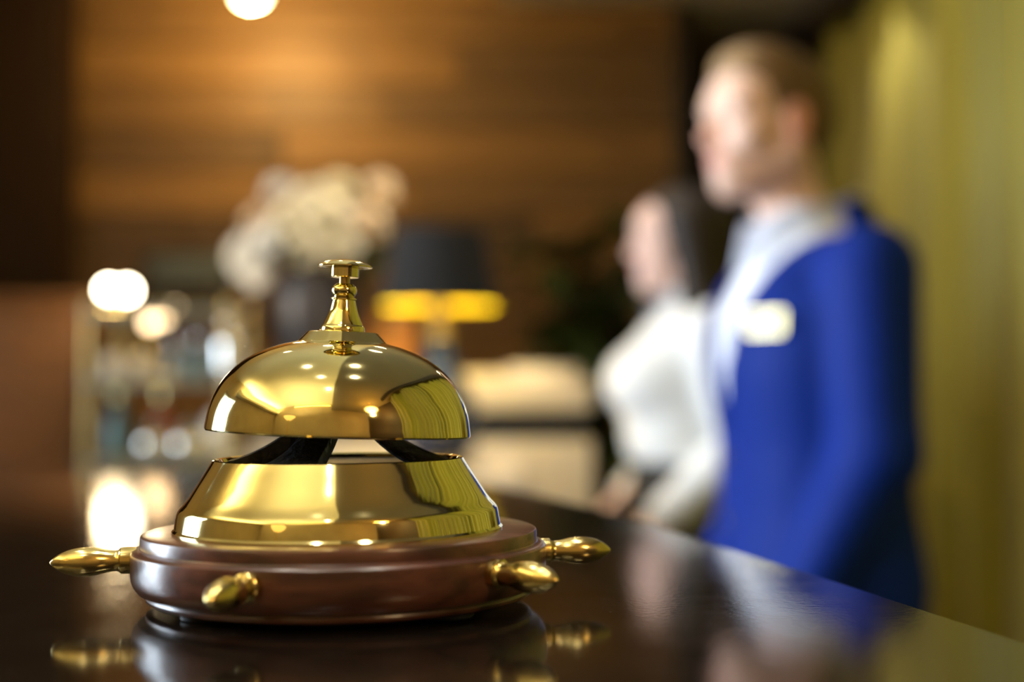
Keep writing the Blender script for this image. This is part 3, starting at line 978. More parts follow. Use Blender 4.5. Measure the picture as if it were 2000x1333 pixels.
tag(cab, 'tan wooden cabinet beside the drinks shelf at the picture edge', 'cabinet')

# slate panel on the wall over the shelf
pn = empty('wall_picture', (at(368, 528, YF - 0.05).x, YF - 0.024, at(368, 528, YF - 0.05).z))
obj('panel', nbox((-0.14, -0.012, -0.055), (0.14, -0.004, 0.055), 0.001), SLATE, pn)
pf = bmesh.new()
for lo, hi in (((-0.155, -0.018, -0.07), (-0.14, 0, 0.07)), ((0.14, -0.018, -0.07), (0.155, 0, 0.07)), ((-0.14, -0.018, 0.055), (0.14, 0, 0.07)), ((-0.14, -0.018, -0.07), (0.14, 0, -0.055))):
    box(pf, lo, hi, 0.002)
obj('frame', pf, DARKPANEL, pn)
tag(pn, 'low slate grey framed panel on the planked wall above the drinks shelf', 'picture')

# bulb pendant that hangs in front of the planked wall
SP = at(490, -20, YF - 0.50)
sc = empty('pendant_bulb', (SP.x, SP.y, ZL))
hz = SP.z - ZL
obj('canopy', lathe([(0, -0.022), (0.03, -0.02), (0.045, -0.008), (0.045, 0)], 32), BRASS_DULL, sc)
obj('cord', tube([(0, 0, -0.01), (0, 0, hz + 0.10)], 0.003, 8), RUBBER, sc)
obj('socket', lathe([(0, hz + 0.105), (0.014, hz + 0.10), (0.018, hz + 0.06), (0.016, hz + 0.035), (0, hz + 0.035)], 28), BRASS_DULL, sc)
obj('bulb', lathe(smooth_prof([(0.014, hz + 0.042), (0.036, hz + 0.024), (0.046, hz), (0.034, hz - 0.032), (0, hz - 0.044)], 5), 28), BULB_S, sc)
tag(sc, 'bare glowing pendant bulb hanging before the top of the planked wall', 'pendant lamp')
add_light('pendant_bulb_light', 'POINT', (SP.x, SP.y, SP.z - 0.06), 36, (1.0, 0.66, 0.24), size=0.03)

# ------------------------------------------------------------------ potted plant behind the desk
PX, PY = at(1165, 700, 3.95).x, 3.95
plant = empty('potted_plant', (PX, PY, 0))
obj('planter', lathe([(0, 0), (0.15, 0), (0.155, 0.01), (0.19, 0.86), (0.195, 0.875), (0.185, 0.88), (0.175, 0.85), (0, 0.85)], 4), PLANTER, plant, rot=(0, 0, R(40)), smooth=False)
obj('soil', lathe([(0, 0.86), (0.17, 0.855)], 4), SOIL, plant, rot=(0, 0, R(40)))
tb = bmesh.new()
rp = random.Random(21)
leafpos = []
for k in range(9):
    a = rp.uniform(0, 6.28)
    q = [Vector((0.03 * math.cos(a), 0.03 * math.sin(a), 0.83))]
    top = Vector((rp.uniform(-0.20, 0.20), rp.uniform(-0.16, 0.16), rp.uniform(1.3, 1.66)))
    for t in (0.35, 0.7, 1.0):
        q.append(q[0].lerp(top, t) + Vector((rp.uniform(-.02, .02), rp.uniform(-.02, .02), 0.03 * math.sin(3 * t))))
    tube(q, [0.011, 0.009, 0.006, 0.003], 8, tb)
    for j in range(17):
        t = rp.uniform(0.25, 1.0)
        leafpos.append((q[0].lerp(top, t), rp.uniform(0, 6.28), rp.uniform(-0.9, 0.5), rp.uniform(0.8, 1.35)))
obj('stems', tb, BARK, plant)
lm = leaf_mesh(0.13, 0.036, 2, 0.45)
lm.materials.append(PLANTLEAF)
for p, rz, ry, s in leafpos:
    o = link('leaf', lm, None, plant, p, (rp.uniform(-0.5, 0.5), ry, rz), smooth=False)
    o.scale = (s, s, s)
tag(plant, 'dark leafy pot plant in a wooden planter behind the woman', 'plant')

# ------------------------------------------------------------------ people: smooth blended bodies


class Field:
    def __init__(self, lo, hi, h):
        self.lo = np.array(lo, np.float32)
        self.h = h
        self.n = np.ceil((np.array(hi) - np.array(lo)) / h).astype(int) + 1
        self.F = np.full(tuple(self.n), 1.0, np.float32)
        self.ax = [self.lo[i] + h * np.arange(self.n[i], dtype=np.float32) for i in range(3)]

    def _sl(self, lo, hi):
        s = []
        for i in range(3):
            a = max(0, int((lo[i] - self.lo[i]) / self.h) - 1)
            b = min(self.n[i], int((hi[i] - self.lo[i]) / self.h) + 2)
            s.append(slice(a, max(a, b)))
        return tuple(s)

    def op(self, fn, lo, hi, k=0.0, mode='add', margin=0.05):
        sl = self._sl(np.array(lo) - margin, np.array(hi) + margin)
        X = self.ax[0][sl[0]][:, None, None]
        Y = self.ax[1][sl[1]][None, :, None]
        Z = self.ax[2][sl[2]][None, None, :]
        d = fn(X, Y, Z).astype(np.float32)
        a = self.F[sl]
        if mode == 'add':
            if k > 0:
                hh = np.clip(0.5 + 0.5 * (a - d) / k, 0, 1)
                self.F[sl] = a * (1 - hh) + d * hh - k * hh * (1 - hh)
            else:
                self.F[sl] = np.minimum(a, d)
        else:
            d = -d
            if k > 0:
                hh = np.clip(0.5 - 0.5 * (a - d) / k, 0, 1)
                self.F[sl] = a * (1 - hh) + d * hh + k * hh * (1 - hh)
            else:
                self.F[sl] = np.maximum(a, d)

    def everywhere(self, fn, mode):
        X = self.ax[0][:, None, None]
        Y = self.ax[1][None, :, None]
        Z = self.ax[2][None, None, :]
        d = fn(X, Y, Z)
        self.F = np.maximum(self.F, d).astype(np.float32) if mode == 'int' else np.maximum(self.F, -d).astype(np.float32)

    def ell(self, c, r, k=0.02, mode='add', M=None):
        c = np.array(c, float)
        r = np.array(r, float)
        rm = max(r)

        def fn(X, Y, Z):
            x, y, z = X - c[0], Y - c[1], Z - c[2]
            if M is not None:
                x, y, z = (M[0][0] * x + M[0][1] * y + M[0][2] * z, M[1][0] * x + M[1][1] * y + M[1][2] * z, M[2][0] * x + M[2][1] * y + M[2][2] * z)
            k0 = np.sqrt((x / r[0]) ** 2 + (y / r[1]) ** 2 + (z / r[2]) ** 2)
            k1 = np.sqrt((x / r[0] ** 2) ** 2 + (y / r[1] ** 2) ** 2 + (z / r[2] ** 2) ** 2) + 1e-6
            return k0 * (k0 - 1) / k1
        self.op(fn, c - rm, c + rm, k, mode)

    def cone(self, a, b, ra, rb, k=0.02, mode='add', infl=0.0):
        a, b = np.array(a, float), np.array(b, float)
        ra, rb = ra + infl, rb + infl
        ab = b - a
        L2 = max(1e-9, float(ab @ ab))

        def fn(X, Y, Z):
            t = np.clip(((X - a[0]) * ab[0] + (Y - a[1]) * ab[1] + (Z - a[2]) * ab[2]) / L2, 0, 1)
            return np.sqrt((X - a[0] - t * ab[0]) ** 2 + (Y - a[1] - t * ab[1]) ** 2 + (Z - a[2] - t * ab[2]) ** 2) - (ra + t * (rb - ra))
        m = max(ra, rb)
        self.op(fn, np.minimum(a, b) - m, np.maximum(a, b) + m, k, mode)

    def loft(self, rows, k=0.03, infl=0.0, power=2.3):
        """rows: (z, cx, cy, rx, ry)"""
        rows = np.array(rows, float)
        zz = np.linspace(rows[0, 0], rows[-1, 0], 300)
        cols = []
        for i in range(1, 5):
            v = np.interp(zz, rows[:, 0], rows[:, i])
            kern = np.hanning(31)
            kern /= kern.sum()
            v = np.convolve(np.pad(v, 15, mode='edge'), kern, mode='valid')
            cols.append(v)

        def fn(X, Y, Z):
            z1 = Z.ravel()
            cx, cy, rx, ry = [np.interp(z1, zz, c)[None, None, :] for c in cols]
            rx, ry = rx + infl, ry + infl
            q = (np.abs((X - cx) / rx) ** power + np.abs((Y - cy) / ry) ** power) ** (1 / power)
            d = (q - 1) * np.minimum(rx, ry)
            return np.maximum(d, np.maximum(zz[0] - infl - Z, Z - zz[-1] - infl))
        m = rows[:, 1:]
        lo = (np.min(m[:, 0] - m[:, 2]) - infl, np.min(m[:, 1] - m[:, 3]) - infl, zz[0] - infl)
        hi = (np.max(m[:, 0] + m[:, 2]) + infl, np.max(m[:, 1] + m[:, 3]) + infl, zz[-1] + infl)
        self.op(fn, lo, hi, k)

    def mesh(self, name, color=None):
        F = self.F
        F = np.pad(F, 1, constant_values=1.0)
        inside = F < 0
        nx, ny, nz = F.shape
        c = np.zeros((nx - 1, ny - 1, nz - 1), np.int8)
        for i in (0, 1):
            for j in (0, 1):
                for k in (0, 1):
                    c += inside[i:nx - 1 + i, j:ny - 1 + j, k:nz - 1 + k]
        act = (c > 0) & (c < 8)
        idx = np.argwhere(act)
        ids = np.full(act.shape, -1, np.int32)
        ids[act] = np.arange(len(idx))
        corners = [(i, j, k) for i in (0, 1) for j in (0, 1) for k in (0, 1)]
        vals = np.stack([F[idx[:, 0] + i, idx[:, 1] + j, idx[:, 2] + k] for i, j, k in corners], 1)
        acc = np.zeros((len(idx), 3))
        cnt = np.zeros(len(idx))
        for a in range(8):
            for b in range(a + 1, 8):
                ca, cb = np.array(corners[a]), np.array(corners[b])
                if np.abs(ca - cb).sum() != 1:
                    continue
                va, vb = vals[:, a], vals[:, b]
                m = (va < 0) != (vb < 0)
                t = np.where(m, va / np.where(m, va - vb, 1), 0)
                p = ca[None] + t[:, None] * (cb - ca)[None]
                acc += p * m[:, None]
                cnt += m
        V = (idx + acc / cnt[:, None] - 1) * self.h + self.lo[None]
        faces = []
        for ax in range(3):
            sl0 = [slice(1, n - 1) for n in (nx, ny, nz)]
            s0, s1 = list(sl0), list(sl0)
            s0[ax] = slice(0, F.shape[ax] - 1)
            s1[ax] = slice(1, F.shape[ax])
            A, B = inside[tuple(s0)], inside[tuple(s1)]
            e = np.argwhere(A != B)
            off = np.array([1, 1, 1])
            off[ax] = 0
            g = e + off
            o1, o2 = [(1, 2), (2, 0), (0, 1)][ax]
            d1 = np.zeros(3, int)
            d1[o1] = 1
            d2 = np.zeros(3, int)
            d2[o2] = 1
            q = [g - d1 - d2, g - d2, g, g - d1]
            qi = np.stack([ids[t[:, 0], t[:, 1], t[:, 2]] for t in q], 1)
            flip = ~A[e[:, 0], e[:, 1], e[:, 2]]
            qi[flip] = qi[flip][:, ::-1]
            faces.append(qi)
        Q = np.concatenate(faces)
        Q = Q[(Q >= 0).all(1)]
        me = bpy.data.meshes.new(name)
        me.vertices.add(len(V))
        me.vertices.foreach_set('co', V.astype(np.float32).ravel())
        me.loops.add(Q.size)
        me.loops.foreach_set('vertex_index', Q.astype(np.int32).ravel())
        me.polygons.add(len(Q))
        me.polygons.foreach_set('loop_start', (np.arange(len(Q)) * 4).astype(np.int32))
        me.polygons.foreach_set('loop_total', np.full(len(Q), 4, np.int32))
        me.polygons.foreach_set('use_smooth', np.ones(len(Q), bool))
        me.update(calc_edges=True)
        me.validate()
        if color is not None:
            ca = me.color_attributes.new('tint', 'FLOAT_COLOR', 'POINT')
            cc = color(V)
            ca.data.foreach_set('color', np.concatenate([cc, np.ones((len(V), 1))], 1).astype(np.float32).ravel())
        return me


def head(F, hc, yaw, s=1.0, female=False):
    """skull, face and ears round the head centre hc; face looks along +x turned by yaw"""
    cy, sy = math.cos(yaw), math.sin(yaw)
    M = ((cy, sy, 0), (-sy, cy, 0), (0, 0, 1))

    def W(p):
        x, y, z = p[0] * s, p[1] * s, p[2] * s
        return (hc[0] + cy * x - sy * y, hc[1] + sy * x + cy * y, hc[2] + z)

    def E(c, r, k=0.015, mode='add'):
        F.ell(W(c), [q * s for q in r], k, mode, M)

    def C(a, b, ra, rb, k=0.015, mode='add'):
        F.cone(W(a), W(b), ra * s, rb * s, k, mode)
    j = 0.86 if female else 1.0
    E((-0.014, 0, 0.034), (0.100, 0.077, 0.089), 0.02)
    C((0.028, 0, 0.0), (0.045, 0, -0.07), 0.062, 0.040 * j, 0.03)
    for sd in (-1, 1):
        C((-0.012, sd * 0.052 * j, -0.052), (0.060, sd * 0.016, -0.096), 0.026 * j, 0.018, 0.03)
        E((0.052, sd * 0.040, -0.022), (0.032, 0.028, 0.028), 0.02)
        E((0.076, sd * 0.030, 0.026), (0.016, 0.028, 0.009), 0.014)
    E((0.070, 0, -0.096), (0.022, 0.022, 0.018), 0.02)
    E((0.052, 0, 0.045), (0.042, 0.058, 0.045), 0.03)
    E((0.076, 0, -0.055), (0.020, 0.030, 0.028), 0.02)
    C((0.088, 0, 0.016), (0.110, 0, -0.024), 0.008, 0.0115, 0.012)
    E((0.099, 0, -0.033), (0.014, 0.010, 0.008), 0.008)
    for sd in (-1, 1):
        E((0.098, sd * 0.013, -0.031), (0.011, 0.009, 0.008), 0.008)
        E((0.101, sd * 0.033, 0.006), (0.018, 0.019, 0.012), 0.012, 'sub')
        E((0.083, sd * 0.033, 0.012), (0.010, 0.017, 0.004), 0.006)
        E((0.083, sd * 0.033, -0.005), (0.009, 0.016, 0.004), 0.006)
    E((0.093, 0, -0.055), (0.010, 0.024, 0.0058), 0.005)
    E((0.091, 0, -0.0665), (0.010, 0.021, 0.0068), 0.005)
    E((0.104, 0, -0.0605), (0.012, 0.026, 0.0022), 0.003, 'sub')
    for sd in (-1, 1):
        E((-0.010, sd * 0.080, -0.002), (0.020, 0.008, 0.033), 0.008)
        E((-0.004, sd * 0.088, 0.004), (0.010, 0.006, 0.017), 0.005, 'sub')
        E((-0.006, sd * 0.076, -0.030), (0.009, 0.007, 0.010), 0.006)
    C((-0.022, 0, -0.055), (-0.062, 0, -0.185), 0.050 * j + 0.004, 0.053 * j + 0.006, 0.03)
    return W, M


def hand(F, wrist, dirv, palm_n, side, s=1.0, curl=0.5, k=0.006):
    """palm, four bent fingers of different lengths and a thumb; side = +1 puts the thumb on the +across side"""
    wrist, d, n = Vector(wrist), Vector(dirv).normalized(), Vector(palm_n).normalized()
    n = (n - d * n.dot(d)).normalized()
    across = d.cross(n).normalized() * side
    for u in (-0.026, -0.009, 0.009, 0.026):
        F.cone(wrist + across * u * 0.75 * s, wrist + d * 0.082 * s + across * u * s, 0.0135 * s, 0.0115 * s, 0.012)
    for u, L in ((-0.030, 0.060), (-0.010, 0.076), (0.010, 0.082), (0.030, 0.072)):
        p = wrist + d * 0.084 * s + across * u * s
        ang = 0.0
        r = 0.0092 * s
        for f, r1 in ((0.45, 0.0086), (0.30, 0.0080), (0.25, 0.0070)):
            ang += curl * 0.55
            q = p + (d * math.cos(ang) + n * math.sin(ang)) * (L * f * s)
            F.cone(p, q, r, r1 * s, 0.003)
            p, r = q, r1 * s
    p = wrist + d * 0.022 * s + across * 0.028 * s
    q = p + (d * 0.55 + across * 0.62 + n * 0.45).normalized() * 0.042 * s
    t = q + (d * 0.86 + across * 0.15 + n * 0.45).normalized() * 0.034 * s
    e = t + (d * 0.92 + n * 0.35).normalized() * 0.026 * s
    F.cone(p, q, 0.0145 * s, 0.0105 * s, 0.010)
    F.cone(q, t, 0.0105 * s, 0.0095 * s, 0.004)
    F.cone(t, e, 0.0095 * s, 0.0075 * s, 0.004)


def person_mesh(name, F, m, parent, color=None, relax=0):
    me = F.mesh(name, color)
    if relax:
        b = bmesh.new()
        b.from_mesh(me)
        for _ in range(relax):
            bmesh.ops.smooth_vert(b, verts=b.verts, factor=0.5, use_axis_x=True, use_axis_y=True, use_axis_z=True)
        b.to_mesh(me)
        b.free()
    return link(name, me, m, parent, smooth=False)


# ---- the man: local x forward, y to his left, z up
MAN = empty('person', (0.446, 2.10, 0), math.pi + R(8))
tag(MAN, 'standing man in a cobalt blue jacket and open white shirt with name badge', 'person')
HC = (0.072, 0.004, 1.566)
HYAW = R(13)
hs = 0.905
SHZ = 1.352
TORSO = [(0.80, 0.005, 0, 0.105, 0.158), (0.90, 0.0, 0, 0.118, 0.170), (1.00, 0.0, 0, 0.110, 0.158), (1.10, 0.004, 0, 0.106, 0.155),
         (1.20, 0.010, 0, 0.116, 0.165), (1.29, 0.006, 0, 0.116, 0.166), (1.345, -0.004, 0, 0.100, 0.142), (1.395, -0.006, 0, 0.076, 0.092), (1.435, 0.004, 0, 0.056, 0.057)]
SH_L, EL_L, WR_L = (-0.016, 0.178, SHZ - 0.012), (-0.014, 0.205, 1.095), (0.085, 0.185, 0.895)
SH_R, EL_R, WR_R = (-0.016, -0.178, SHZ - 0.012), (-0.014, -0.205, 1.095), (0.080, -0.188, 0.895)


def arms(F, sets, infl, cuff=0.0, k=0.03):
    for sh, el, wr in sets:
        F.cone(sh, el, 0.051, 0.041, k, infl=infl)
        e, wv = np.array(el), np.array(wr)
        end = e + (wv - e) * (1 - cuff)
        F.cone(el, end, 0.041, 0.029 + 0.012 * cuff, 0.02, infl=infl)


def legs(F, infl, spread, top, ankle, r0, r1, r2, k=0.02, xo=0.0):
    for sd in (-1, 1):
        F.cone((xo, sd * spread, top), (xo + 0.012, sd * (spread + 0.004), 0.46), r0, r1, k, infl=infl)
        F.cone((xo + 0.012, sd * (spread + 0.004), 0.46), (xo - 0.01, sd * (spread + 0.006), ankle), r1, r2, k, infl=infl)


F = Field((-0.17, -0.30, 0.0), (0.30, 0.30, 1.73), 0.0045)
F.loft(TORSO, 0.02)
arms(F, ((SH_L, EL_L, WR_L), (SH_R, EL_R, WR_R)), 0.0)
legs(F, 0, 0.085, 0.86, 0.09, 0.078, 0.052, 0.036)
for sd in (-1, 1):
    F.cone((-0.02, sd * 0.092, 0.055), (0.10, sd * 0.10, 0.035), 0.035, 0.026, 0.03)
W, HM = head(F, HC, HYAW, hs)
for sh, el, wr in ((SH_L, EL_L, WR_L), (SH_R, EL_R, WR_R)):
    e, wv = Vector(el), Vector(wr)
    d = (wv - e).normalized()
    sdn = 1 if sh[1] > 0 else -1
    hand(F, wv, d, (-0.2, -sdn, 0), sdn, 1.0, 0.45)


def tint_man(V):
    c = np.ones((len(V), 3))
    d = V - np.array(HC)
    cy, sy = math.cos(HYAW), math.sin(HYAW)
    x, y, z = cy * d[:, 0] + sy * d[:, 1], -sy * d[:, 0] + cy * d[:, 1], d[:, 2]
    x, y, z = x / hs, y / hs, z / hs
    hd = (V[:, 2] > 1.42)
    lips = hd & (x > 0.078) & (np.abs(y) < 0.025) & (z < -0.049) & (z > -0.074)
    c[lips] = (0.92, 0.68, 0.68)
    ear = hd & (np.abs(y) > 0.078) & (x > -0.04) & (x < 0.02) & (z > -0.05) & (z < 0.045)
    c[ear] = (1.0, 0.72, 0.74)
    nose = hd & (x > 0.100) & (z > -0.045) & (z < 0.0)
    c[nose] = (1.0, 0.84, 0.82)
    stub = hd & ~lips & ((z < -0.045) & (z > -0.125)) & (x > -0.03) & ((np.abs(y) > 0.028) | (z < -0.076))
    c[stub] *= (0.80, 0.78, 0.76)
    return c


person_mesh('body', F, SKIN_M, MAN, tint_man)


def face_bits(parent, W, yaw, s, iris, browm, female=False):
    for sd in (-1, 1):
        b = bmesh.new()
        bmesh.ops.create_uvsphere(b, u_segments=20, v_segments=12, radius=0.0125 * s)
        ey = obj('eye', b, EYEW, parent, W((0.0735, sd * 0.033, 0.0035)), (0, 0, yaw))
        b = lathe([(0, 0.0006), (0.0052 * s, 0.0003), (0.0058 * s, -0.0012)], 20)
        obj('iris', b, IRIS, ey, (0.0125 * s, 0, 0), (0, math.pi / 2, 0))
        pts = [W((0.096, sd * 0.014, 0.026)), W((0.0965, sd * 0.028, 0.031)), W((0.089, sd * 0.042, 0.029)), W((0.078, sd * 0.052, 0.023))]
        obj('eyebrow', tube(pts, [0.003, 0.0038, 0.0034, 0.0016], 8), browm, parent)


face_bits(MAN, W, HYAW, hs, IRIS, BROW_M)

# hair: short, swept up over the forehead
F = Field((HC[0] - 0.16, -0.12, HC[2] - 0.13), (HC[0] + 0.15, 0.12, HC[2] + 0.17), 0.004)
def HE(c, r, k, mode='add'):
    F.ell(W(c), [q * hs for q in r], k, mode, HM)


HE((-0.016, 0, 0.036), (0.106, 0.0825, 0.095), 0.0)
HE((0.028, 0, 0.095), (0.060, 0.060, 0.036), 0.03)
HE((-0.050, 0, 0.012), (0.062, 0.072, 0.080), 0.03)
# hairline: cut the face away
HE((0.125, 0, 0.005), (0.072, 0.12, 0.083), 0.008, 'sub')
HE((0.085, 0, -0.07), (0.100, 0.14, 0.085), 0.008, 'sub')
HE((-0.02, 0, -0.155), (0.16, 0.14, 0.075), 0.01, 'sub')
for sd in (-1, 1):
    HE((-0.008, sd * 0.088, -0.008), (0.024, 0.022, 0.036), 0.006, 'sub')


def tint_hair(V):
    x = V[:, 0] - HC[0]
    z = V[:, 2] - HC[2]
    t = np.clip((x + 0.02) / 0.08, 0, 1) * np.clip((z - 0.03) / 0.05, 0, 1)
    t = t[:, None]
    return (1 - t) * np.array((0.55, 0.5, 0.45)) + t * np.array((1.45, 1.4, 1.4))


person_mesh('hair', F, HAIR_M, MAN, tint_hair, relax=3)

# shirt
F = Field((-0.18, -0.30, 0.84), (0.30, 0.30, 1.53), 0.005)
F.loft(TORSO, 0.02, infl=0.010)
arms(F, ((SH_L, EL_L, WR_L), (SH_R, EL_R, WR_R)), 0.008, 0.0)
F.everywhere(lambda X, Y, Z: (0.88 - Z) + 0 * X + 0 * Y, 'int')
person_mesh('shirt', F, SHIRT, MAN, relax=4)
# open collar: two standing wings
cb = bmesh.new()
for sd in (-1, 1):
    rows = []
    for i in range(13):
        t = i / 12
        a = math.pi * (1.0 - 0.86 * t)
        cx, cyy = 0.006 + 0.072 * math.cos(a) * (1.0 + 0.10 * t), sd * 0.068 * math.sin(a)
        zb_ = 1.428 - 0.035 * t
        zt_ = zb_ + 0.048 - 0.012 * t
        drop = 0.030 * t ** 3
        rows.append([cb.verts.new((cx, cyy, zb_)), cb.verts.new((cx * 0.97 - 0.002, cyy * 0.93, zt_)),
                     cb.verts.new((cx + 0.016 * t + 0.004, cyy * 1.08, zt_ - 0.004)),
                     cb.verts.new((cx + 0.022 * t + 0.012 * math.cos(a), cyy * 1.24 + sd * 0.004, zb_ - 0.012 - drop))])
    for a, b in zip(rows[:-1], rows[1:]):
        for k in range(3):
            cb.faces.new((a[k], a[k + 1], b[k + 1], b[k]))
bmesh.ops.solidify(cb, geom=list(cb.faces), thickness=0.002)
obj('collar', cb, SHIRT, MAN, angle=60)

# jacket with raised lapels
V_TOP, V_BOT = 1.46, 1.115


def vgap(X, Y, Z):
    """negative inside the open front"""
    t = np.clip((Z - V_BOT) / (V_TOP - V_BOT), 0, 1)
    half = 0.004 + 0.132 * t ** 0.9
    return np.maximum(np.maximum(np.abs(Y) - half, 0.0 - X - 0.02 * t), np.maximum(V_BOT - Z, 0 * Z - 1)) + 0 * X


JT = [(0.72, 0.000, 0, 0.128, 0.190)] + [(z_, cx, cy_, rx + (0.010 if z_ < 1.0 else 0.0), ry + (0.006 if z_ < 1.0 else 0)) for z_, cx, cy_, rx, ry in TORSO]
JT = [r_ for r_ in JT if r_[0] < 1.42] + [(1.432, -0.006, 0, 0.056, 0.060)]
F = Field((-0.20, -0.33, 0.70), (0.30, 0.33, 1.50), 0.005)
F.loft(JT, 0.02, infl=0.022)
for sd in (-1, 1):
    F.ell((-0.018, sd * 0.150, SHZ - 0.010), (0.060, 0.066, 0.044), 0.03)
F2 = Field((-0.20, -0.33, 0.70), (0.30, 0.33, 1.50), 0.005)
F2.F = F.F - 0.006


def lapel_zone(X, Y, Z):
    t = np.clip((Z - V_BOT) / (V_TOP - V_BOT), 0, 1)
    half = 0.004 + 0.132 * t ** 0.9
    outer = half + 0.012 + 0.045 * np.clip(t * 1.5, 0, 1) * (1 - 0.55 * np.clip((t - 0.7) / 0.3, 0, 1))
    return np.maximum(np.maximum(np.abs(Y) - outer, -X), np.maximum(V_BOT - Z, Z - 1.43)) + 0 * X


F2.everywhere(lapel_zone, 'int')
F.F = np.minimum(F.F, F2.F)
arms(F, ((SH_L, EL_L, WR_L), (SH_R, EL_R, WR_R)), 0.015, 0.10, 0.022)
F.everywhere(vgap, 'sub')
# opening below the button
F.everywhere(lambda X, Y, Z: np.maximum(np.maximum(np.abs(Y) - 0.30 * np.clip(0.98 - Z, 0, 1), 0.05 - X), Z - 0.98), 'sub')
F.everywhere(lambda X, Y, Z: (0.745 - Z) + 0 * X + 0 * Y, 'int')
jk = person_mesh('jacket', F, JACKET, MAN, relax=4)
for zz in (1.08, 0.985):
    obj('button', lathe([(0, 0.003), (0.008, 0.003), (0.010, 0.001), (0.010, 0)], 20), BUTTON, jk, (0.1345, -0.004, zz), (0, math.pi / 2, 0))
# name badge pinned on his left breast: find the cloth there
from mathutils.bvhtree import BVHTree
jm = jk.data
bvh = BVHTree.FromPolygons([v.co for v in jm.vertices], [tuple(p.vertices) for p in jm.polygons])
IM = (Matrix.Translation(MAN.location) @ Matrix.Rotation(MAN.rotation_euler.z, 4, 'Z')).inverted()
o_ = IM @ Vector((0, 0, CAM_Z))
t_ = IM @ at(1500, 632, 2.0)
hit, bn, _i, _d = bvh.ray_cast(o_, (t_ - o_).normalized())
bn = bn.normalized()
bpos = hit + bn * 0.0015
bd = obj('name_badge', nbox((-0.030, -0.0135, 0), (0.030, 0.0135, 0.004), 0.0015), BADGE, MAN, (0, 0, 0))
bx_ = Vector((0, 0, 1)).cross(bn).normalized()
by_ = bn.cross(bx_)
bd.matrix_basis = Matrix.Translation(bpos) @ Matrix((bx_, by_, bn)).transposed().to_4x4()
rim = bmesh.new()
for lo, hi in (((-0.030, -0.0148, -0.001), (0.030, -0.0128, 0.005)), ((-0.030, 0.0128, -0.001), (0.030, 0.0148, 0.005)),
               ((-0.030, -0.0128, -0.001), (-0.028, 0.0128, 0.005)), ((0.028, -0.0128, -0.001), (0.030, 0.0128, 0.005))):
    box(rim, lo, hi, 0.0004, 1)
obj('badge_rim', rim, BADGE_RIM, bd)

F = Field((-0.18, -0.26, 0.0), (0.20, 0.26, 0.97), 0.006)
F.loft([r_ for r_ in TORSO if r_[0] <= 0.95], 0.02, infl=0.010)
legs(F, 0.014, 0.085, 0.86, 0.07, 0.080, 0.060, 0.056)
person_mesh('trousers', F, NAVYTROU, MAN)


def shoes(parent, spread, L=0.26):
    for sd in (-1, 1):
        Fs = Field((-0.10, spread * sd - 0.06, -0.002), (0.21, spread * sd + 0.06, 0.12), 0.005)
        c = sd * spread
        Fs.cone((-0.045, c, 0.045), (0.09, c + sd * 0.004, 0.034), 0.042, 0.038, 0.02)
        Fs.cone((0.09, c + sd * 0.004, 0.034), (L - 0.11, c + sd * 0.004, 0.028), 0.038, 0.026, 0.02)
        Fs.cone((-0.03, c, 0.05), (-0.022, c, 0.085), 0.042, 0.040, 0.02)
        Fs.everywhere(lambda X, Y, Z: (0.0 - Z) + 0 * X + 0 * Y, 'int')
        person_mesh('shoe', Fs, SHOE, parent)


shoes(MAN, 0.093, 0.28)

# ---- the woman
WOM = empty('person', (0.362, 3.0, 0), math.pi + R(6))
tag(WOM, 'woman with long dark hair in white blouse and black skirt facing sideways', 'person')
HC = (0.014, 0.0, 1.487)
HYAW = R(4)
hs = 0.885
T2 = [(0.72, -0.015, 0, 0.110, 0.155), (0.82, -0.015, 0, 0.120, 0.168), (0.92, -0.005, 0, 0.108, 0.150), (1.02, 0.004, 0, 0.086, 0.118),
      (1.10, 0.008, 0, 0.088, 0.120), (1.18, 0.010, 0, 0.096, 0.132), (1.26, 0.000, 0, 0.096, 0.140), (1.31, -0.012, 0, 0.082, 0.125), (1.345, -0.020, 0, 0.062, 0.080), (1.375, -0.020, 0, 0.048, 0.050)]
A_L = ((-0.028, 0.160, 1.298), (-0.075, 0.190, 1.068), (0.075, 0.150, 0.925))
A_R = ((-0.028, -0.160, 1.298), (-0.055, -0.185, 1.068), (0.090, -0.135, 0.950))
F = Field((-0.20, -0.25, 0.0), (0.27, 0.25, 1.65), 0.0045)
F.loft(T2, 0.02)
for sd in (-1, 1):
    F.ell((0.090, sd * 0.062, 1.195), (0.058, 0.056, 0.058), 0.03)


def arms_w(F, infl, cuff=0.0):
    for sh, el, wr in (A_L, A_R):
        F.cone(sh, el, 0.040, 0.033, 0.03, infl=infl)
        e, wv = np.array(el), np.array(wr)
        F.cone(el, e + (wv - e) * (1 - cuff), 0.033, 0.023 + 0.01 * cuff, 0.02, infl=infl)


arms_w(F, 0)
legs(F, 0, 0.078, 0.78, 0.08, 0.075, 0.048, 0.031, xo=-0.01)
for sd in (-1, 1):
    F.cone((-0.03, sd * 0.084, 0.045), (0.09, sd * 0.088, 0.028), 0.029, 0.021, 0.03)
Wf, HM = head(F, HC, HYAW, hs, True)
for sh, el, wr in (A_L, A_R):
    d = (Vector(wr) - Vector(el)).normalized()
    sdn = 1 if sh[1] > 0 else -1
    hand(F, wr, d, (-0.1, -sdn * 0.6, -0.6), sdn, 0.90, 0.5)


def tint_w(V):
    c = np.ones((len(V), 3))
    d = V - np.array(HC)
    x, y, z = d[:, 0] / hs, d[:, 1] / hs, d[:, 2] / hs
    hd = V[:, 2] > 1.36
    lips = hd & (x > 0.078) & (np.abs(y) < 0.025) & (z < -0.049) & (z > -0.074)
    c[lips] = (0.85, 0.45, 0.48)
    return c


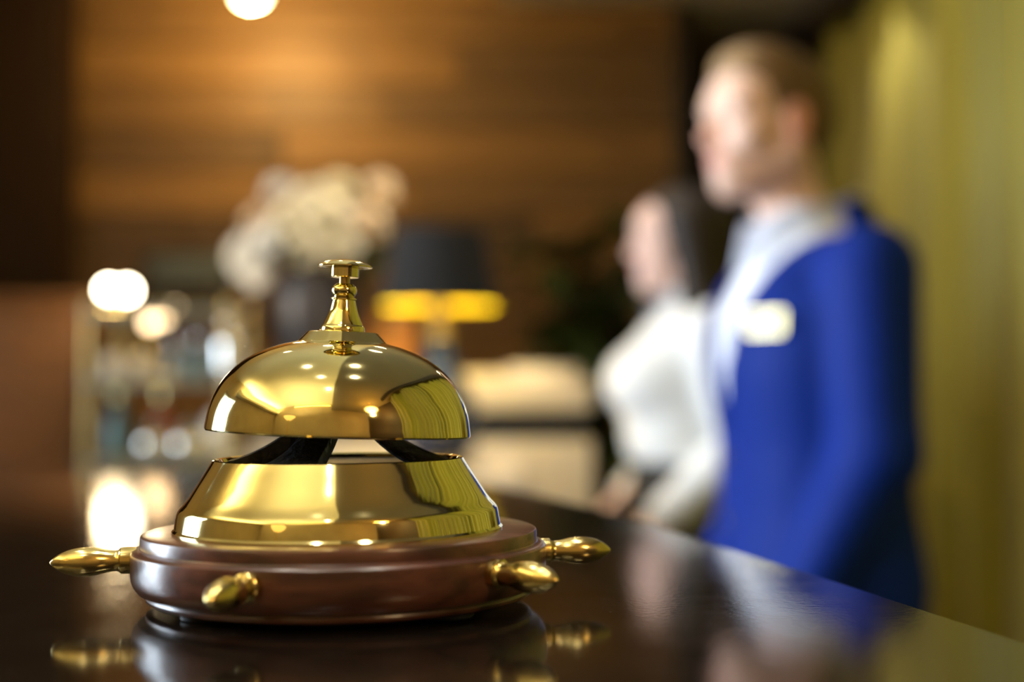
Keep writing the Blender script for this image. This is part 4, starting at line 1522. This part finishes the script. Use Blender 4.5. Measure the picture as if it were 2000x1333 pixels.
person_mesh('body', F, SKIN_W, WOM, tint_w)
face_bits(WOM, Wf, HYAW, hs, IRIS, BROW_W, True)
F = Field((HC[0] - 0.19, -0.15, HC[2] - 0.32), (HC[0] + 0.14, 0.15, HC[2] + 0.17), 0.0045)
HE2 = lambda c, r, k, mode='add': F.ell(Wf(c), [q * hs for q in r], k, mode, HM)
HE2((-0.020, 0, 0.036), (0.110, 0.090, 0.102), 0.0)
F.cone(Wf((-0.060, 0, 0.02)), Wf((-0.085, 0, -0.24)), 0.080, 0.055, 0.04)
for sd in (-1, 1):
    F.cone(Wf((-0.005, sd * 0.066, 0.045)), Wf((-0.026, sd * 0.078, -0.15)), 0.036, 0.032, 0.03)
    F.cone(Wf((-0.026, sd * 0.078, -0.15)), Wf((-0.045, sd * 0.084, -0.27)), 0.032, 0.018, 0.03)
HE2((0.118, 0, -0.018), (0.085, 0.125, 0.092), 0.010, 'sub')
F.cone(Wf((0.085, 0, -0.08)), Wf((0.060, 0, -0.30)), 0.078, 0.078, 0.01, 'sub')
person_mesh('hair', F, HAIR_W, WOM, relax=4)

F = Field((-0.21, -0.27, 0.90), (0.28, 0.27, 1.42), 0.005)
F.loft(T2, 0.02, infl=0.014)
for sd in (-1, 1):
    F.ell((0.090, sd * 0.060, 1.195), (0.070, 0.068, 0.070), 0.045)
F.ell((0.045, 0, 1.08), (0.075, 0.115, 0.06), 0.04)
arms_w(F, 0.017, 0.04)
F.everywhere(lambda X, Y, Z: np.maximum(np.where(np.abs(Y) + 0 * X < 0.128, 1.028 - Z, -1.0), Z - 1.39), 'int')
person_mesh('blouse', F, BLOUSE, WOM, relax=4)
# small scarf knotted at the neck
sb = bmesh.new()
ring = [(-0.012 + 0.056 * math.cos(a), 0.054 * math.sin(a), 1.372 - 0.012 * math.cos(a)) for a in [2 * math.pi * k / 28 for k in range(29)]]
tube(ring, 0.012, 10, sb, 1.5)
tube([(0.044, 0, 1.366), (0.064, 0.004, 1.350), (0.070, 0.010, 1.315)], [0.012, 0.014, 0.017], 10, sb, 0.5)
obj('neck_scarf', sb, SCARF, WOM)
F = Field((-0.20, -0.23, 0.42), (0.18, 0.23, 1.08), 0.006)
F.loft([(0.46, -0.012, 0, 0.105, 0.150)] + [r_ for r_ in T2 if r_[0] < 1.05], 0.02, infl=0.016)
F.everywhere(lambda X, Y, Z: np.maximum(0.47 - Z, Z - 1.05) + 0 * X + 0 * Y, 'int')
person_mesh('skirt', F, BLACKCL, WOM, relax=4)
shoes(WOM, 0.086, 0.235)
